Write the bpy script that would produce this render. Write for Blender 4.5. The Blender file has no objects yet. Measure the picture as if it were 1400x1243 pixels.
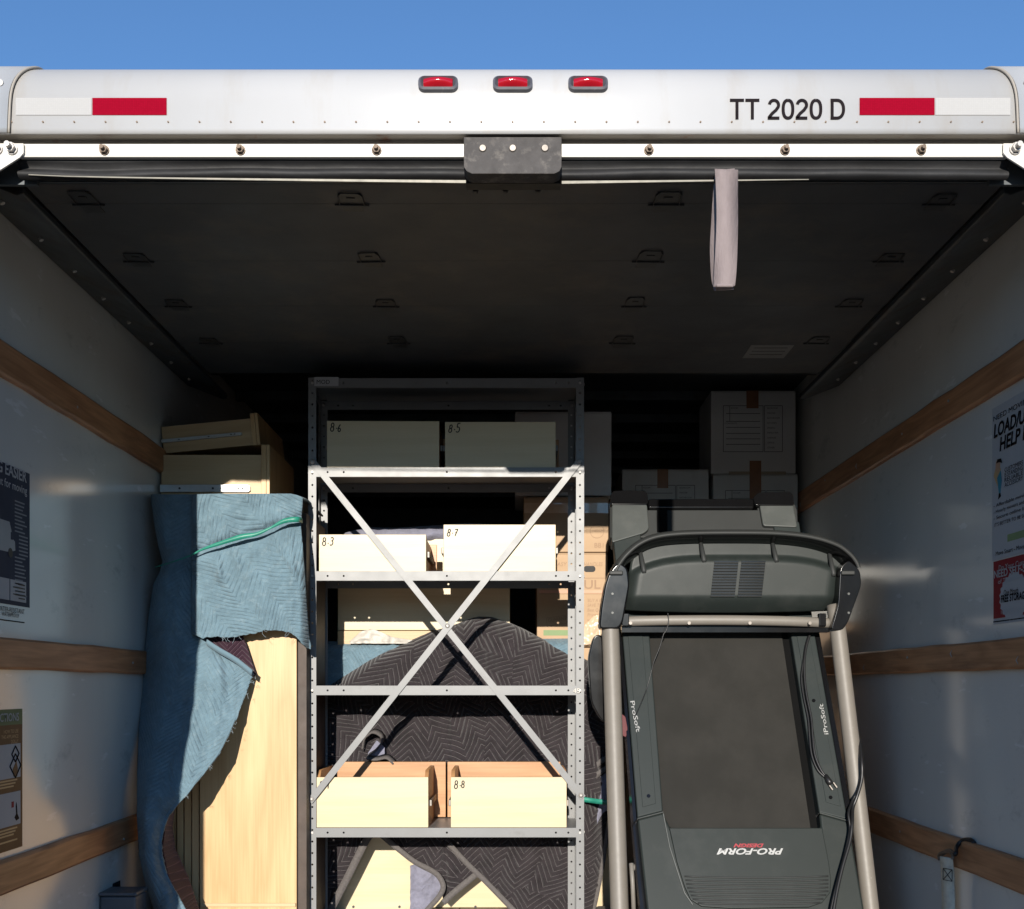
import bpy, bmesh, math, random
import numpy as np
from mathutils import Vector, Matrix
random.seed(7)
C = bpy.context.scene.collection
S = bpy.context.scene
EYE = 1.70                      # camera height above the ground
F = 1500.0                      # focal length in photograph pixels
CX, CY = 702.0, 938.0           # principal point of the uncropped photograph
FLOOR = EYE - 0.86              # truck deck

# ------------------------------------------------------------------ camera
cam = bpy.data.cameras.new('camera'); camo = bpy.data.objects.new('camera', cam); C.objects.link(camo)
camo.location = (0, 0, EYE); camo.rotation_euler = (math.radians(90), 0, 0)
cam.sensor_fit = 'HORIZONTAL'; cam.sensor_width = 36; cam.lens = 36 * F / 1400
cam.shift_x = (700 - CX) / 1400; cam.shift_y = (CY - 621.5) / 1400
cam.clip_start = 0.05; cam.clip_end = 2000
S.camera = camo
# ------------------------------------------------------------------ light
SUN_EL, SUN_AZ = math.radians(13.7), math.radians(3.1)     # sun low behind the photographer, a little to the left
w = bpy.data.worlds.new('World'); S.world = w; w.use_nodes = True
nt = w.node_tree; bg = nt.nodes['Background']
sky = nt.nodes.new('ShaderNodeTexSky'); sky.sky_type = 'NISHITA'; sky.sun_disc = False
sky.sun_elevation = SUN_EL; sky.sun_rotation = math.pi + SUN_AZ
sky.altitude = 300; sky.air_density = 1.0; sky.dust_density = 0.0; sky.ozone_density = 5.0
nt.links.new(sky.outputs[0], bg.inputs[0]); bg.inputs[1].default_value = 0.145
sd = Vector((math.sin(SUN_AZ) * math.cos(SUN_EL), math.cos(SUN_AZ) * math.cos(SUN_EL), -math.sin(SUN_EL)))
sl = bpy.data.lights.new('sun', 'SUN'); sl.energy = 5.0; sl.angle = math.radians(0.5); sl.color = (1, 0.93, 0.83)
so = bpy.data.objects.new('sun', sl); C.objects.link(so); so.location = (-1, -6, 6)
so.rotation_euler = sd.to_track_quat('-Z', 'Y').to_euler()
S.view_settings.view_transform = 'Standard'; S.view_settings.look = 'None'
S.view_settings.exposure = 0.4; S.view_settings.gamma = 1; S.view_settings.use_curve_mapping = False
S.render.engine = 'CYCLES'; S.cycles.max_bounces = 8; S.cycles.diffuse_bounces = 5; S.cycles.glossy_bounces = 4

# ------------------------------------------------------------------ helpers
def at(px, py, d):
    return Vector(((px - CX) / F * d, d, EYE + (CY - py) / F * d))
def tag(o, label, cat, group=None, kind=None):
    if label: o['label'] = label
    if cat: o['category'] = cat
    if group: o['group'] = group
    if kind: o['kind'] = kind
    return o
ORG = {}
def thing(name, label, cat, loc=(0, 0, 0), group=None, local=False):
    o = bpy.data.objects.new(name, None); C.objects.link(o); o.empty_display_size = 0.1
    o.location = loc; tag(o, label, cat, group)
    ORG[o.name] = Vector((0, 0, 0)) if local else Vector(loc)
    return o
def link(name, me, m, parent=None, smooth=False, bevel=0, bseg=2, solid=0):
    o = bpy.data.objects.new(name, me); C.objects.link(o)
    if m is not None and len(me.materials) == 0: me.materials.append(m)
    off = Vector((0, 0, 0))
    if parent is not None:
        off = ORG[parent.name]; o.parent = parent
        if off.length > 0: me.transform(Matrix.Translation(-off))
    ORG[o.name] = off
    if smooth:
        me.polygons.foreach_set('use_smooth', [True] * len(me.polygons))
    if solid:
        md = o.modifiers.new('solid', 'SOLIDIFY'); md.thickness = solid; md.offset = -1
    if bevel:
        md = o.modifiers.new('bevel', 'BEVEL'); md.width = bevel; md.segments = bseg; md.limit_method = 'ANGLE'; md.angle_limit = math.radians(40)
        if not smooth: me.polygons.foreach_set('use_smooth', [True] * len(me.polygons)); 
        md.harden_normals = True
    return o
class MB:
    def __init__(s): s.v = []; s.f = []
    def add(s, vs, fs):
        n = len(s.v); s.v += [tuple(v) for v in vs]; s.f += [tuple(i + n for i in f) for f in fs]; return s
    def box(s, x0, x1, y0, y1, z0, z1, M=None):
        vs = [Vector((x, y, z)) for z in (z0, z1) for y in (y0, y1) for x in (x0, x1)]
        if M is not None: vs = [M @ v for v in vs]
        return s.add(vs, [(0, 2, 3, 1), (4, 5, 7, 6), (0, 1, 5, 4), (2, 6, 7, 3), (0, 4, 6, 2), (1, 3, 7, 5)])
    def prism(s, pts, d):                       # closed polygon (3D) extruded by vector d
        n = len(pts); d = Vector(d); a = [Vector(p) for p in pts]
        return s.add(a + [p + d for p in a], [tuple(range(n)), tuple(range(2 * n - 1, n - 1, -1))] +
                     [(i, i + n, (i + 1) % n + n, (i + 1) % n) for i in range(n)])
    def cyl(s, p0, p1, r, n=12, r1=None):
        return s.tube([p0, p1], [r, r if r1 is None else r1], n)
    def tube(s, pts, r, n=8, sx=1.0, up=None):
        pts = [Vector(p) for p in pts]
        if not isinstance(r, (list, tuple)): r = [r] * len(pts)
        base = len(s.v); u = None; m = len(pts)
        for i, p in enumerate(pts):
            t = (pts[min(i + 1, m - 1)] - pts[max(i - 1, 0)]).normalized()
            if u is None:
                a = Vector(up) if up is not None else (Vector((0, 0, 1)) if abs(t.z) < .9 else Vector((0, 1, 0)))
                u = (a - t * a.dot(t)).normalized()
            else:
                u = (u - t * u.dot(t)).normalized()
            b = t.cross(u)
            for k in range(n):
                an = 2 * math.pi * (k + .5) / n
                s.v.append(tuple(p + u * (math.cos(an) * r[i]) + b * (math.sin(an) * r[i] * sx)))
        for i in range(m - 1):
            for k in range(n):
                k2 = (k + 1) % n
                s.f.append((base + i * n + k, base + i * n + k2, base + (i + 1) * n + k2, base + (i + 1) * n + k))
        s.f.append(tuple(base + k for k in reversed(range(n)))); s.f.append(tuple(base + (m - 1) * n + k for k in range(n)))
        return s
    def ribbon(s, pts, side, th=0.0015):        # flat band along pts, side = half width vector (or list)
        n = len(pts); sd_ = side if isinstance(side, list) else [side] * n
        vs = []
        for p, q in zip(pts, sd_):
            p = Vector(p); q = Vector(q); vs += [p - q, p + q]
        return s.add(vs, [(2 * i, 2 * i + 1, 2 * i + 3, 2 * i + 2) for i in range(n - 1)])
    def mesh(s, name):
        me = bpy.data.meshes.new(name); me.from_pydata(s.v, [], s.f); me.update()
        bm = bmesh.new(); bm.from_mesh(me); bmesh.ops.recalc_face_normals(bm, faces=bm.faces); bm.to_mesh(me); bm.free()
        return me
    def build(s, name, m, parent=None, **k):
        return link(name, s.mesh(name), m, parent, **k)
def smooth_path(pts, n=8):
    pts = [Vector(p) for p in pts]; out = []
    for i in range(len(pts) - 1):
        p0 = pts[max(i - 1, 0)]; p1 = pts[i]; p2 = pts[i + 1]; p3 = pts[min(i + 2, len(pts) - 1)]
        for k in range(n):
            t = k / n
            out.append(0.5 * ((2 * p1) + (p2 - p0) * t + (2 * p0 - 5 * p1 + 4 * p2 - p3) * t * t + (3 * p1 - p0 - 3 * p2 + p3) * t ** 3))
    out.append(pts[-1]); return out
def text(name, s, m, parent, org, right, up, h, width=None, ext=0.0006, align='LEFT', shear=0, bold=0.0, key=None):
    """lettering as flat mesh; h = capital height in metres, width = total width (stretches)"""
    cu = bpy.data.curves.new('lettering', 'FONT'); cu.body = s; cu.size = 1; cu.shear = shear; cu.align_x = 'LEFT'; cu.resolution_u = 3
    cu.offset = bold
    o = bpy.data.objects.new('lettering_source', cu); C.objects.link(o)
    dg = bpy.context.evaluated_depsgraph_get(); me = bpy.data.meshes.new_from_object(o.evaluated_get(dg))
    bpy.data.objects.remove(o); bpy.data.curves.remove(cu)
    xs = [v.co.x for v in me.vertices]; x0, x1 = min(xs), max(xs)
    sy = h / 0.70; sx = sy if width is None else width / max(x1 - x0, 1e-6)
    r = Vector(right).normalized(); u = Vector(up).normalized(); n = r.cross(u); org = Vector(org)
    W_ = (x1 - x0) * sx
    a = {'LEFT': 0, 'CENTER': -W_ / 2, 'RIGHT': -W_}[align]
    for v in me.vertices:
        v.co = org + r * ((v.co.x - x0) * sx + a) + u * (v.co.y * sy) + n * ext
    me.name = name
    return link(name, me, m, parent)
def stroke_mesh(mb, pts, w_, to3):
    """flat pen stroke of width w_ along 2-D points; to3 maps (x, y) to the surface"""
    n = len(pts); L_ = []; R_2 = []
    for i in range(n):
        a = Vector(pts[max(i - 1, 0)]); b = Vector(pts[i]); c = Vector(pts[min(i + 1, n - 1)])
        t1 = (b - a).normalized() if i > 0 else (c - b).normalized(); t2 = (c - b).normalized() if i < n - 1 else t1
        m_ = (t1 + t2).normalized() if (t1 + t2).length > 1e-4 else t1
        k = w_ / 2 / max(.5, m_.dot(t1)); nn = Vector((-m_.y, m_.x)) * k
        L_.append(to3(b + nn)); R_2.append(to3(b - nn))
    mb.add(L_ + R_2, [(i, i + 1, n + i + 1, n + i) for i in range(n - 1)])
def arc(cx, cy, rx, ry, a0, a1, n=14, p=1.0):
    out = []
    for k in range(n + 1):
        a = math.radians(a0 + (a1 - a0) * k / n); c, q = math.cos(a), math.sin(a)
        out.append((cx + rx * math.copysign(abs(c) ** p, c), cy + ry * math.copysign(abs(q) ** p, q)))
    return out
GROT = {'T': (.60, [[(.30, 0), (.30, .93)], [(0, .935), (.60, .935)]]), ' ': (.24, []),
        '0': (.54, [arc(.27, .5, .205, .435, 90, 450, 28, .85)]),
        '2': (.54, [arc(.27, .70, .195, .235, 172, -20, 14) + [(.36, .46), (.20, .30), (.085, .14), (.068, .065)], [(.0, .065), (.50, .065)]]),
        'D': (.64, [[(.07, 0), (.07, 1)], [(.0, .935), (.27, .935)] + arc(.27, .5, .285, .435, 80, -80, 16, .9) + [(.27, .065), (.0, .065)]])}
HAND = {'8': [arc(.25, .74, .19, .23, -60, 270, 14) + arc(.22, .27, .23, .26, 80, -250, 14)], '.': [[(.04, .40), (.20, .36)]],
        '6': [[(.42, .98), (.22, .75), (.07, .42)] + arc(.26, .24, .20, .23, 170, 520, 16)], '5': [[(.45, .98), (.12, .95), (.09, .58)] + arc(.22, .30, .24, .28, 100, -140, 12)],
        '3': [arc(.2, .75, .2, .22, 150, -80, 10) + arc(.2, .27, .24, .27, 80, -140, 12)], '7': [[(.0, .93), (.46, .96), (.30, .5), (.14, .0)], [(.12, .48), (.42, .52)]], '1': [[(.1, .8), (.24, 1), (.22, 0)]]}
def handwriting(st, org, h, seed, m, parent):
    rr = random.Random(seed); mb = MB(); x = 0
    for ch in st:
        k = rr.uniform(.85, 1.15); sl_ = rr.uniform(.0, .22); dy = rr.uniform(-.1, .08)
        for p in HAND[ch]:
            q = smooth_path([Vector((x + (px + sl_ * py) * k * .8, py * k + dy, 0)) for px, py in p], 2)
            stroke_mesh(mb, [(v.x, v.y) for v in q], .135, lambda v: Vector(org) + Vector((v.x * h, 0, v.y * h)))
        x += (.30 if ch == '.' else .62) * .95
    return mb.build('handwriting', m, parent)

# ------------------------------------------------------------------ materials
def principled(name):
    m = bpy.data.materials.new(name); m.use_nodes = True
    return m, m.node_tree, m.node_tree.nodes['Principled BSDF']
def mix(nt, fac, a, b):
    n = nt.nodes.new('ShaderNodeMix'); n.data_type = 'RGBA'
    for i, x in ((0, fac), (6, a), (7, b)):
        if hasattr(x, 'links') or hasattr(x, 'is_linked'): nt.links.new(x, n.inputs[i])
        elif i == 0: n.inputs[0].default_value = x
        else: n.inputs[i].default_value = (*x, 1)
    return n.outputs[2]
def noise(nt, scale, detail=4, stretch=(1, 1, 1), rough=.55, coord='Object'):
    tc = nt.nodes.new('ShaderNodeTexCoord'); mp = nt.nodes.new('ShaderNodeMapping'); mp.inputs['Scale'].default_value = stretch
    nt.links.new(tc.outputs[coord], mp.inputs[0])
    n = nt.nodes.new('ShaderNodeTexNoise'); n.inputs['Scale'].default_value = scale; n.inputs['Detail'].default_value = detail
    n.inputs['Roughness'].default_value = rough
    nt.links.new(mp.outputs[0], n.inputs['Vector']); return n.outputs[0]
def ramp(nt, f, a, b):
    n = nt.nodes.new('ShaderNodeMapRange'); n.inputs[1].default_value = a; n.inputs[2].default_value = b
    nt.links.new(f, n.inputs[0]); return n.outputs[0]
def math_(nt, op, a, b=0.0):
    n = nt.nodes.new('ShaderNodeMath'); n.operation = op
    for i, x in ((0, a), (1, b)):
        if isinstance(x, (int, float)): n.inputs[i].default_value = x
        else: nt.links.new(x, n.inputs[i])
    return n.outputs[0]
def bump(nt, b, h, strength=.3, dist=.002):
    n = nt.nodes.new('ShaderNodeBump'); n.inputs['Strength'].default_value = strength; n.inputs['Distance'].default_value = dist
    nt.links.new(h, n.inputs['Height']); nt.links.new(n.outputs[0], b.inputs['Normal'])
def mat(name, col, rough=.5, metal=0.0, var=.12, scale=6, dirt=None, dirt_scale=3, dirt_range=(.5, .75), stretch=(1, 1, 1), bmp=None, spec=.5, coat=0, rvar=.1):
    m, nt, b = principled(name)
    f = noise(nt, scale, 5, stretch)
    lo = tuple(max(0, c * (1 - var)) for c in col); hi = tuple(min(1, c * (1 + var)) for c in col)
    c = mix(nt, ramp(nt, f, .3, .7), lo, hi)
    if dirt:
        c = mix(nt, ramp(nt, noise(nt, dirt_scale, 8, stretch, .65), *dirt_range), c, dirt)
    nt.links.new(c, b.inputs['Base Color'])
    r = nt.nodes.new('ShaderNodeMapRange'); r.inputs[3].default_value = max(.02, rough - rvar); r.inputs[4].default_value = min(1, rough + rvar)
    nt.links.new(noise(nt, scale * 2.3, 3), r.inputs[0]); nt.links.new(r.outputs[0], b.inputs['Roughness'])
    b.inputs['Metallic'].default_value = metal; b.inputs['Specular IOR Level'].default_value = spec
    b.inputs['Coat Weight'].default_value = coat
    if bmp: bump(nt, b, noise(nt, bmp[0], 6, stretch), bmp[1], bmp[2] if len(bmp) > 2 else .002)
    return m
def wood(name, a, b_, axis='X', ring=9, rough=.45, knots=None, fine=.35, spec=.4):
    m, nt, b = principled(name)
    st = {'X': (.12, 1, 1), 'Y': (1, .12, 1), 'Z': (1, 1, .12)}[axis]
    big = noise(nt, ring, 3, st); fi = noise(nt, 160, 4, tuple(x if x == 1 else .03 for x in st))
    wv = math_(nt, 'FRACT', math_(nt, 'MULTIPLY', big, 7.0)); wv = math_(nt, 'PINGPONG', wv, .5)
    f = math_(nt, 'ADD', math_(nt, 'MULTIPLY', wv, 1.1), math_(nt, 'MULTIPLY', math_(nt, 'SUBTRACT', fi, .5), fine * 3))
    c = mix(nt, ramp(nt, f, -.1, .8), b_, a)
    if knots:
        c = mix(nt, ramp(nt, noise(nt, 7, 7, st, .72), .6, .80), c, knots)
    nt.links.new(c, b.inputs['Base Color']); b.inputs['Roughness'].default_value = rough
    b.inputs['Specular IOR Level'].default_value = spec
    bump(nt, b, fi, .15, .001); return m
def quilt(name, col, thread, S_=.03, P=.11, lw=.05, slope=1.0, wear=None, fuzz=.2, line=1.0, wr=0.0, sb=1.0):
    """moving blanket: chevron stitching in cloth coordinates (uv in metres)"""
    m, nt, b = principled(name)
    uv = nt.nodes.new('ShaderNodeUVMap'); sp = nt.nodes.new('ShaderNodeSeparateXYZ'); nt.links.new(uv.outputs[0], sp.inputs[0])
    tri = math_(nt, 'MULTIPLY', math_(nt, 'PINGPONG', sp.outputs[0], P), slope)
    t = math_(nt, 'DIVIDE', math_(nt, 'ADD', sp.outputs[1], tri), S_)
    fr = math_(nt, 'ABSOLUTE', math_(nt, 'SUBTRACT', math_(nt, 'FRACT', t), .5))
    ln = ramp(nt, fr, lw, lw * .4)
    f = noise(nt, 14, 6, (1, 1, 1), .7, 'UV'); fine = noise(nt, 400, 2, (1, 1, 1), .5, 'UV')
    c = mix(nt, ramp(nt, f, .3, .7), tuple(x * (1 - fuzz) for x in col), tuple(min(1, x * (1 + fuzz)) for x in col))
    if wear: c = mix(nt, math_(nt, 'MULTIPLY', ramp(nt, noise(nt, 40, 8, (1, 1, 1), .75, 'UV'), .52, .75), .8), c, wear)
    dash = ramp(nt, noise(nt, 260, 1, (1, 1, 1), .5, 'UV'), .3, .45)
    c = mix(nt, math_(nt, 'MULTIPLY', math_(nt, 'MULTIPLY', ln, line), dash), c, thread)
    nt.links.new(c, b.inputs['Base Color']); b.inputs['Roughness'].default_value = .9; b.inputs['Specular IOR Level'].default_value = .15
    b.inputs['Sheen Weight'].default_value = .15
    h = math_(nt, 'ADD', math_(nt, 'MULTIPLY', ramp(nt, fr, 0, .3), sb), math_(nt, 'MULTIPLY', fine, .35))
    h = math_(nt, 'ADD', h, math_(nt, 'MULTIPLY', noise(nt, 55, 5, (1, 1, 1), .65, 'UV'), wr))
    bump(nt, b, h, .8, .004)
    return m
M = {}
M['alu'] = mat('white_aluminium', (.47, .468, .465), .42, .1, .04, 2, rvar=.05, dirt=(.42, .39, .35), dirt_scale=9, dirt_range=(.52, .80), stretch=(1, .3, .22))
M['cap'] = mat('corner_cap_metal', (.47, .48, .49), .38, .25, .03, 3, rvar=.05)
M['rail'] = mat('white_rail', (.60, .58, .54), .4, 0, .04, 5, dirt=(.5, .42, .33), dirt_scale=14, dirt_range=(.66, .8))
M['recess'] = mat('beige_recess', (.32, .29, .25), .6, 0, .1, 4, dirt=(.25, .12, .07), dirt_scale=20, dirt_range=(.6, .75))
M['wallpanel'], _nt, _b = principled('fibreglass_wall')
_f = noise(_nt, 2.2, 4, (1, 1, .35))
_c = mix(_nt, ramp(_nt, _f, .3, .7), (.61, .61, .575), (.69, .69, .65))
_sc = noise(_nt, 26, 3, (1, .25, 1), .6); _c = mix(_nt, math_(_nt, 'MULTIPLY', ramp(_nt, _sc, .655, .70), .7), _c, (.78, .78, .77))
_sc2 = noise(_nt, 9, 8, (1, .5, 1), .75); _c = mix(_nt, math_(_nt, 'MULTIPLY', ramp(_nt, _sc2, .58, .72), .4), _c, (.20, .21, .21))
_nt.links.new(_c, _b.inputs['Base Color'])
_r = _nt.nodes.new('ShaderNodeMapRange'); _r.inputs[3].default_value = .10; _r.inputs[4].default_value = .22; _b.inputs['Specular IOR Level'].default_value = .85
_nt.links.new(noise(_nt, 5, 6), _r.inputs[0]); _nt.links.new(_r.outputs[0], _b.inputs['Roughness'])
bump(_nt, _b, noise(_nt, 3.5, 3, (1, 1, 1)), .16, .004)
M['slat'] = wood('slat_wood', (.52, .26, .125), (.31, .14, .062), 'Y', 10, .5, knots=(.09, .04, .025))
M['maple'] = wood('maple_panel', (.62, .43, .225), (.47, .29, .13), 'Z', 4.2, .42, fine=.34)
M['maple_x'] = wood('maple_board', (.58, .43, .25), (.46, .31, .16), 'X', 4, .45, fine=.25)
M['plain_ply'] = wood('pale_drawer_wood', (.66, .575, .405), (.55, .455, .29), 'X', 4, .4, fine=.22)
M['plain_ply'] = wood('pale_drawer_wood', (.60, .51, .335), (.50, .41, .25), 'X', 4, .4, fine=.22, knots=(.40, .32, .20))
M['drawer_in'] = wood('orange_drawer_wood', (.48, .265, .12), (.37, .18, .07), 'X', 6, .4)
M['cabinet'] = wood('brown_cabinet', (.34, .22, .13), (.25, .15, .085), 'X', 5, .5)
M['edge_dark'] = mat('dark_wood_edge', (.055, .036, .026), .6, 0, .2, 12)
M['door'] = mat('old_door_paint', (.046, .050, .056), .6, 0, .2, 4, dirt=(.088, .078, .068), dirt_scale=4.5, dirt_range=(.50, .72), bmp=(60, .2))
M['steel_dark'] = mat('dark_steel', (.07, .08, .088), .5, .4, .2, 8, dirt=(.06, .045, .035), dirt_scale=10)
M['hinge'] = mat('black_hinge', (.038, .039, .041), .5, .4, .2, 20)
M['hinge_dark'] = mat('matt_black', (.006, .006, .006), .9, spec=.05)
M['steel'] = mat('galvanised_steel', (.52, .52, .51), .4, .85, .1, 30)
M['runner'] = mat('dull_runner_steel', (.20, .18, .16), .5, .7, .15, 30)
M['screw'] = mat('zinc_screw', (.42, .40, .38), .5, .4, .1, 40)
M['rusty'] = mat('weathered_bolt', (.15, .11, .08), .6, .3, .3, 60)
M['shelf'] = mat('grey_shelf_paint', (.178, .181, .182), .42, .0, .05, 9, dirt=(.12, .117, .113), dirt_scale=16, dirt_range=(.6, .85), rvar=.06)
M['rubber'] = mat('black_rubber', (.016, .016, .017), .6, 0, .3, 10, bmp=(14, .4, .006), spec=.3)
M['bumper'] = mat('scuffed_rubber', (.056, .051, .049), .75, 0, .25, 26, dirt=(.15, .135, .12), dirt_scale=34, dirt_range=(.52, .72), bmp=(90, .9))
M['strip'] = mat('retainer_strip', (.13, .122, .10), .45, .3, .15, 30, dirt=(.18, .16, .13), dirt_scale=24)
M['red_tape'], _nt, _b = principled('red_reflective_tape')
M['white_tape'], _nt2, _b2 = principled('white_reflective_tape')
for nt_, b_, c0, c1 in ((_nt, _b, (.30, .0015, .019), (.22, .001, .013)), (_nt2, _b2, (.42, .417, .412), (.375, .372, .367))):
    tc = nt_.nodes.new('ShaderNodeTexCoord'); vo = nt_.nodes.new('ShaderNodeTexVoronoi'); vo.inputs['Scale'].default_value = 260
    vo.inputs['Randomness'].default_value = .15
    nt_.links.new(tc.outputs['Object'], vo.inputs['Vector'])
    nt_.links.new(mix(nt_, ramp(nt_, vo.outputs[0], .2, .6), c0, c1), b_.inputs['Base Color']); b_.inputs['Roughness'].default_value = .85; b_.inputs['Specular IOR Level'].default_value = .05
M['lens'], _nt, _b = principled('red_lens')
_b.inputs['Base Color'].default_value = (.34, .004, .012, 1); _b.inputs['Roughness'].default_value = .12; _b.inputs['Coat Weight'].default_value = .6
_b.inputs['Subsurface Weight'].default_value = 0
bump(_nt, _b, noise(_nt, 220, 1, (1, .1, .1)), .25, .002)
M['bezel'] = mat('grey_bezel', (.085, .085, .10), .5, 0, .15, 60, dirt=(.35, .30, .30), dirt_scale=60, dirt_range=(.62, .8))
M['ink'] = mat('dark_lettering', (.009, .006, .0075), .7, 0, .2, 20, spec=.1)
M['pencil'] = mat('pencil_writing', (.02, .017, .014), .7, 0, .2, 60)
M['strap'] = mat('pink_grey_webbing', (.22, .18, .178), .8, 0, .1, 40, bmp=(300, .5), stretch=(1, 1, .3), dirt=(.14, .112, .105), dirt_scale=14, dirt_range=(.55, .8))
M['web'] = mat('beige_webbing', (.66, .62, .50), .8, 0, .15, 60, bmp=(300, .5))
M['blue'] = quilt('blue_blanket', (.128, .200, .245), (.17, .25, .29), .017, .085, .10, 1.0, wear=(.23, .31, .35), line=.14, wr=1.3, sb=.5)
M['blue2'] = M['blue']
M['maroon'] = quilt('maroon_lining', (.035, .016, .026), (.10, .06, .08), .016, .05, .1, 1.0)
M['black'] = quilt('charcoal_blanket', (.028, .023, .0255), (.32, .29, .29), .025, .066, .030, 1.1, fuzz=.35, line=.6, wr=.6)
M['lilac'] = quilt('lilac_lining', (.21, .21, .27), (.28, .28, .34), .03, .05, .05, 1.0, line=.1, wr=2.6, sb=.25)
M['binding'] = mat('grey_binding', (.10, .09, .086), .85, 0, .2, 160, bmp=(260, .6))
M['thread'] = mat('loose_thread', (.24, .30, .34), .9)
M['green'] = mat('green_stretch_band', (.02, .21, .15), .42, 0, .15, 24, dirt=(.08, .32, .25), dirt_scale=30, dirt_range=(.55, .7))
M['card'] = mat('brown_cardboard', (.42, .285, .17), .7, 0, .06, 10, bmp=(60, .12), stretch=(.3, 1, 1))
M['white_card'] = mat('white_cardboard', (.54, .54, .525), .6, 0, .04, 8, dirt=(.44, .42, .39), dirt_scale=5, dirt_range=(.55, .8))
M['tape'] = mat('brown_tape', (.26, .13, .07), .22, 0, .12, 20)
M['clear'] = mat('clear_packing_tape', (.62, .47, .33), .12, 0, .1, 30, coat=1, bmp=(45, .6, .004))
M['print'] = mat('black_print', (.03, .03, .03), .6)
M['print_brown'] = mat('brown_print', (.30, .19, .115), .7)
M['print_green'] = mat('green_print', (.20, .28, .13), .7)
M['print_pink'] = mat('pink_print', (.60, .32, .22), .7)
M['tm'] = mat('green_grey_plastic', (.019, .024, .0225), .45, 0, .05, 5, spec=.22, dirt=(.032, .036, .034), dirt_scale=9, dirt_range=(.5, .8), bmp=(420, .12, .001), rvar=.06)
M['tm_rail'] = mat('treadmill_rail_plastic', (.022, .028, .0275), .5, 0, .05, 5, spec=.22, dirt=(.032, .036, .034), dirt_scale=9, dirt_range=(.5, .8), bmp=(300, .15, .001))
M['tm_cap'] = mat('pale_end_cap', (.055, .061, .058), .45, 0, .08, 9, dirt=(.075, .08, .076), dirt_scale=14)
M['tm_black'] = mat('gloss_black_plastic', (.005, .005, .0055), .17, 0, .1, 8, rvar=.04, spec=.45)
M['tm_top'] = mat('grey_handle_plastic', (.032, .034, .0335), .5, 0, .06, 8, rvar=.06, spec=.25)
M['belt'] = mat('running_belt', (.0235, .0225, .020), .8, 0, .1, 5, bmp=(700, .35, .001), spec=.15, dirt=(.031, .029, .026), dirt_scale=5, dirt_range=(.45, .8))
M['tube'] = mat('taupe_tube_paint', (.175, .158, .136), .5, 0, .04, 40, dirt=(.26, .25, .23), dirt_scale=50, dirt_range=(.68, .74), rvar=.05)
M['cord'] = mat('black_cord', (.012, .012, .013), .4)
M['silver'] = mat('silver_print', (.36, .36, .35), .4, .2)
M['redprint'] = mat('red_print', (.30, .015, .025), .45)
M['poster_blue'] = mat('navy_poster', (.018, .028, .060), .6, 0, .1, 6, spec=.2)
M['poster_white'] = mat('white_poster', (.42, .43, .44), .6, 0, .04, 6, spec=.2)
M['poster_brown'] = mat('brown_poster', (.17, .09, .04), .6, 0, .08, 6, spec=.2)
M['poster_green'] = mat('green_poster', (.15, .19, .09), .6, 0, .08, 6, spec=.2)
M['poster_red'] = mat('red_poster', (.25, .012, .022), .6, 0, .08, 6, spec=.2)
M['skin'] = mat('printed_tan', (.50, .30, .19), .5); M['teal'] = mat('printed_teal', (.02, .22, .30), .5); M['box_print'] = mat('printed_box', (.50, .33, .16), .5)
M['paper'] = mat('white_paper', (.52, .49, .44), .6, 0, .05, 20)
M['bin'] = mat('grey_bin', (.12, .13, .145), .45, .2, .1, 8)
M['ground'] = mat('asphalt', (.055, .052, .050), .9, 0, .25, 60, dirt=(.08, .075, .068), dirt_scale=.3, dirt_range=(.4, .7), bmp=(200, .6, .01))
M['deck'] = wood('deck_wood', (.22, .15, .10), (.13, .085, .06), 'Y', 8, .6)
M['tyre'] = mat('tyre_rubber', (.025, .025, .025), .8)

# ------------------------------------------------------------------ ground
g = MB().add([(-300, -300, 0), (300, -300, 0), (300, 300, 0), (-300, 300, 0)], [(0, 1, 2, 3)]).build('ground', M['ground']); g['kind'] = 'structure'

# added, unseen ring of dark rising ground that blocks bright light from the horizon
hb = MB(); hn = 160; hr = random.Random(3)
prof_h = [(140, -.5), (150, 5), (165, 10), (185, 14), (215, 15), (260, -.5)]
for i in range(hn):
    a = 2 * math.pi * i / hn; k = 1 + .12 * math.sin(a * 5 + 1) + .08 * math.sin(a * 11 + 2) + .05 * math.sin(a * 23)
    for r_, h_ in prof_h: hb.v.append((r_ * math.cos(a), r_ * math.sin(a), h_ * (k + hr.uniform(-.06, .06)) if h_ > 0 else h_))
np_ = len(prof_h)
for i in range(hn):
    for j in range(np_ - 1): hb.f.append((i * np_ + j, ((i + 1) % hn) * np_ + j, ((i + 1) % hn) * np_ + j + 1, i * np_ + j + 1))
hl = hb.build('horizon_light_blocker', mat('light_blocker_green', (.045, .055, .030), .95, 0, .4, .2, dirt=(.08, .07, .045), dirt_scale=.05), smooth=True); hl['kind'] = 'structure'

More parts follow.
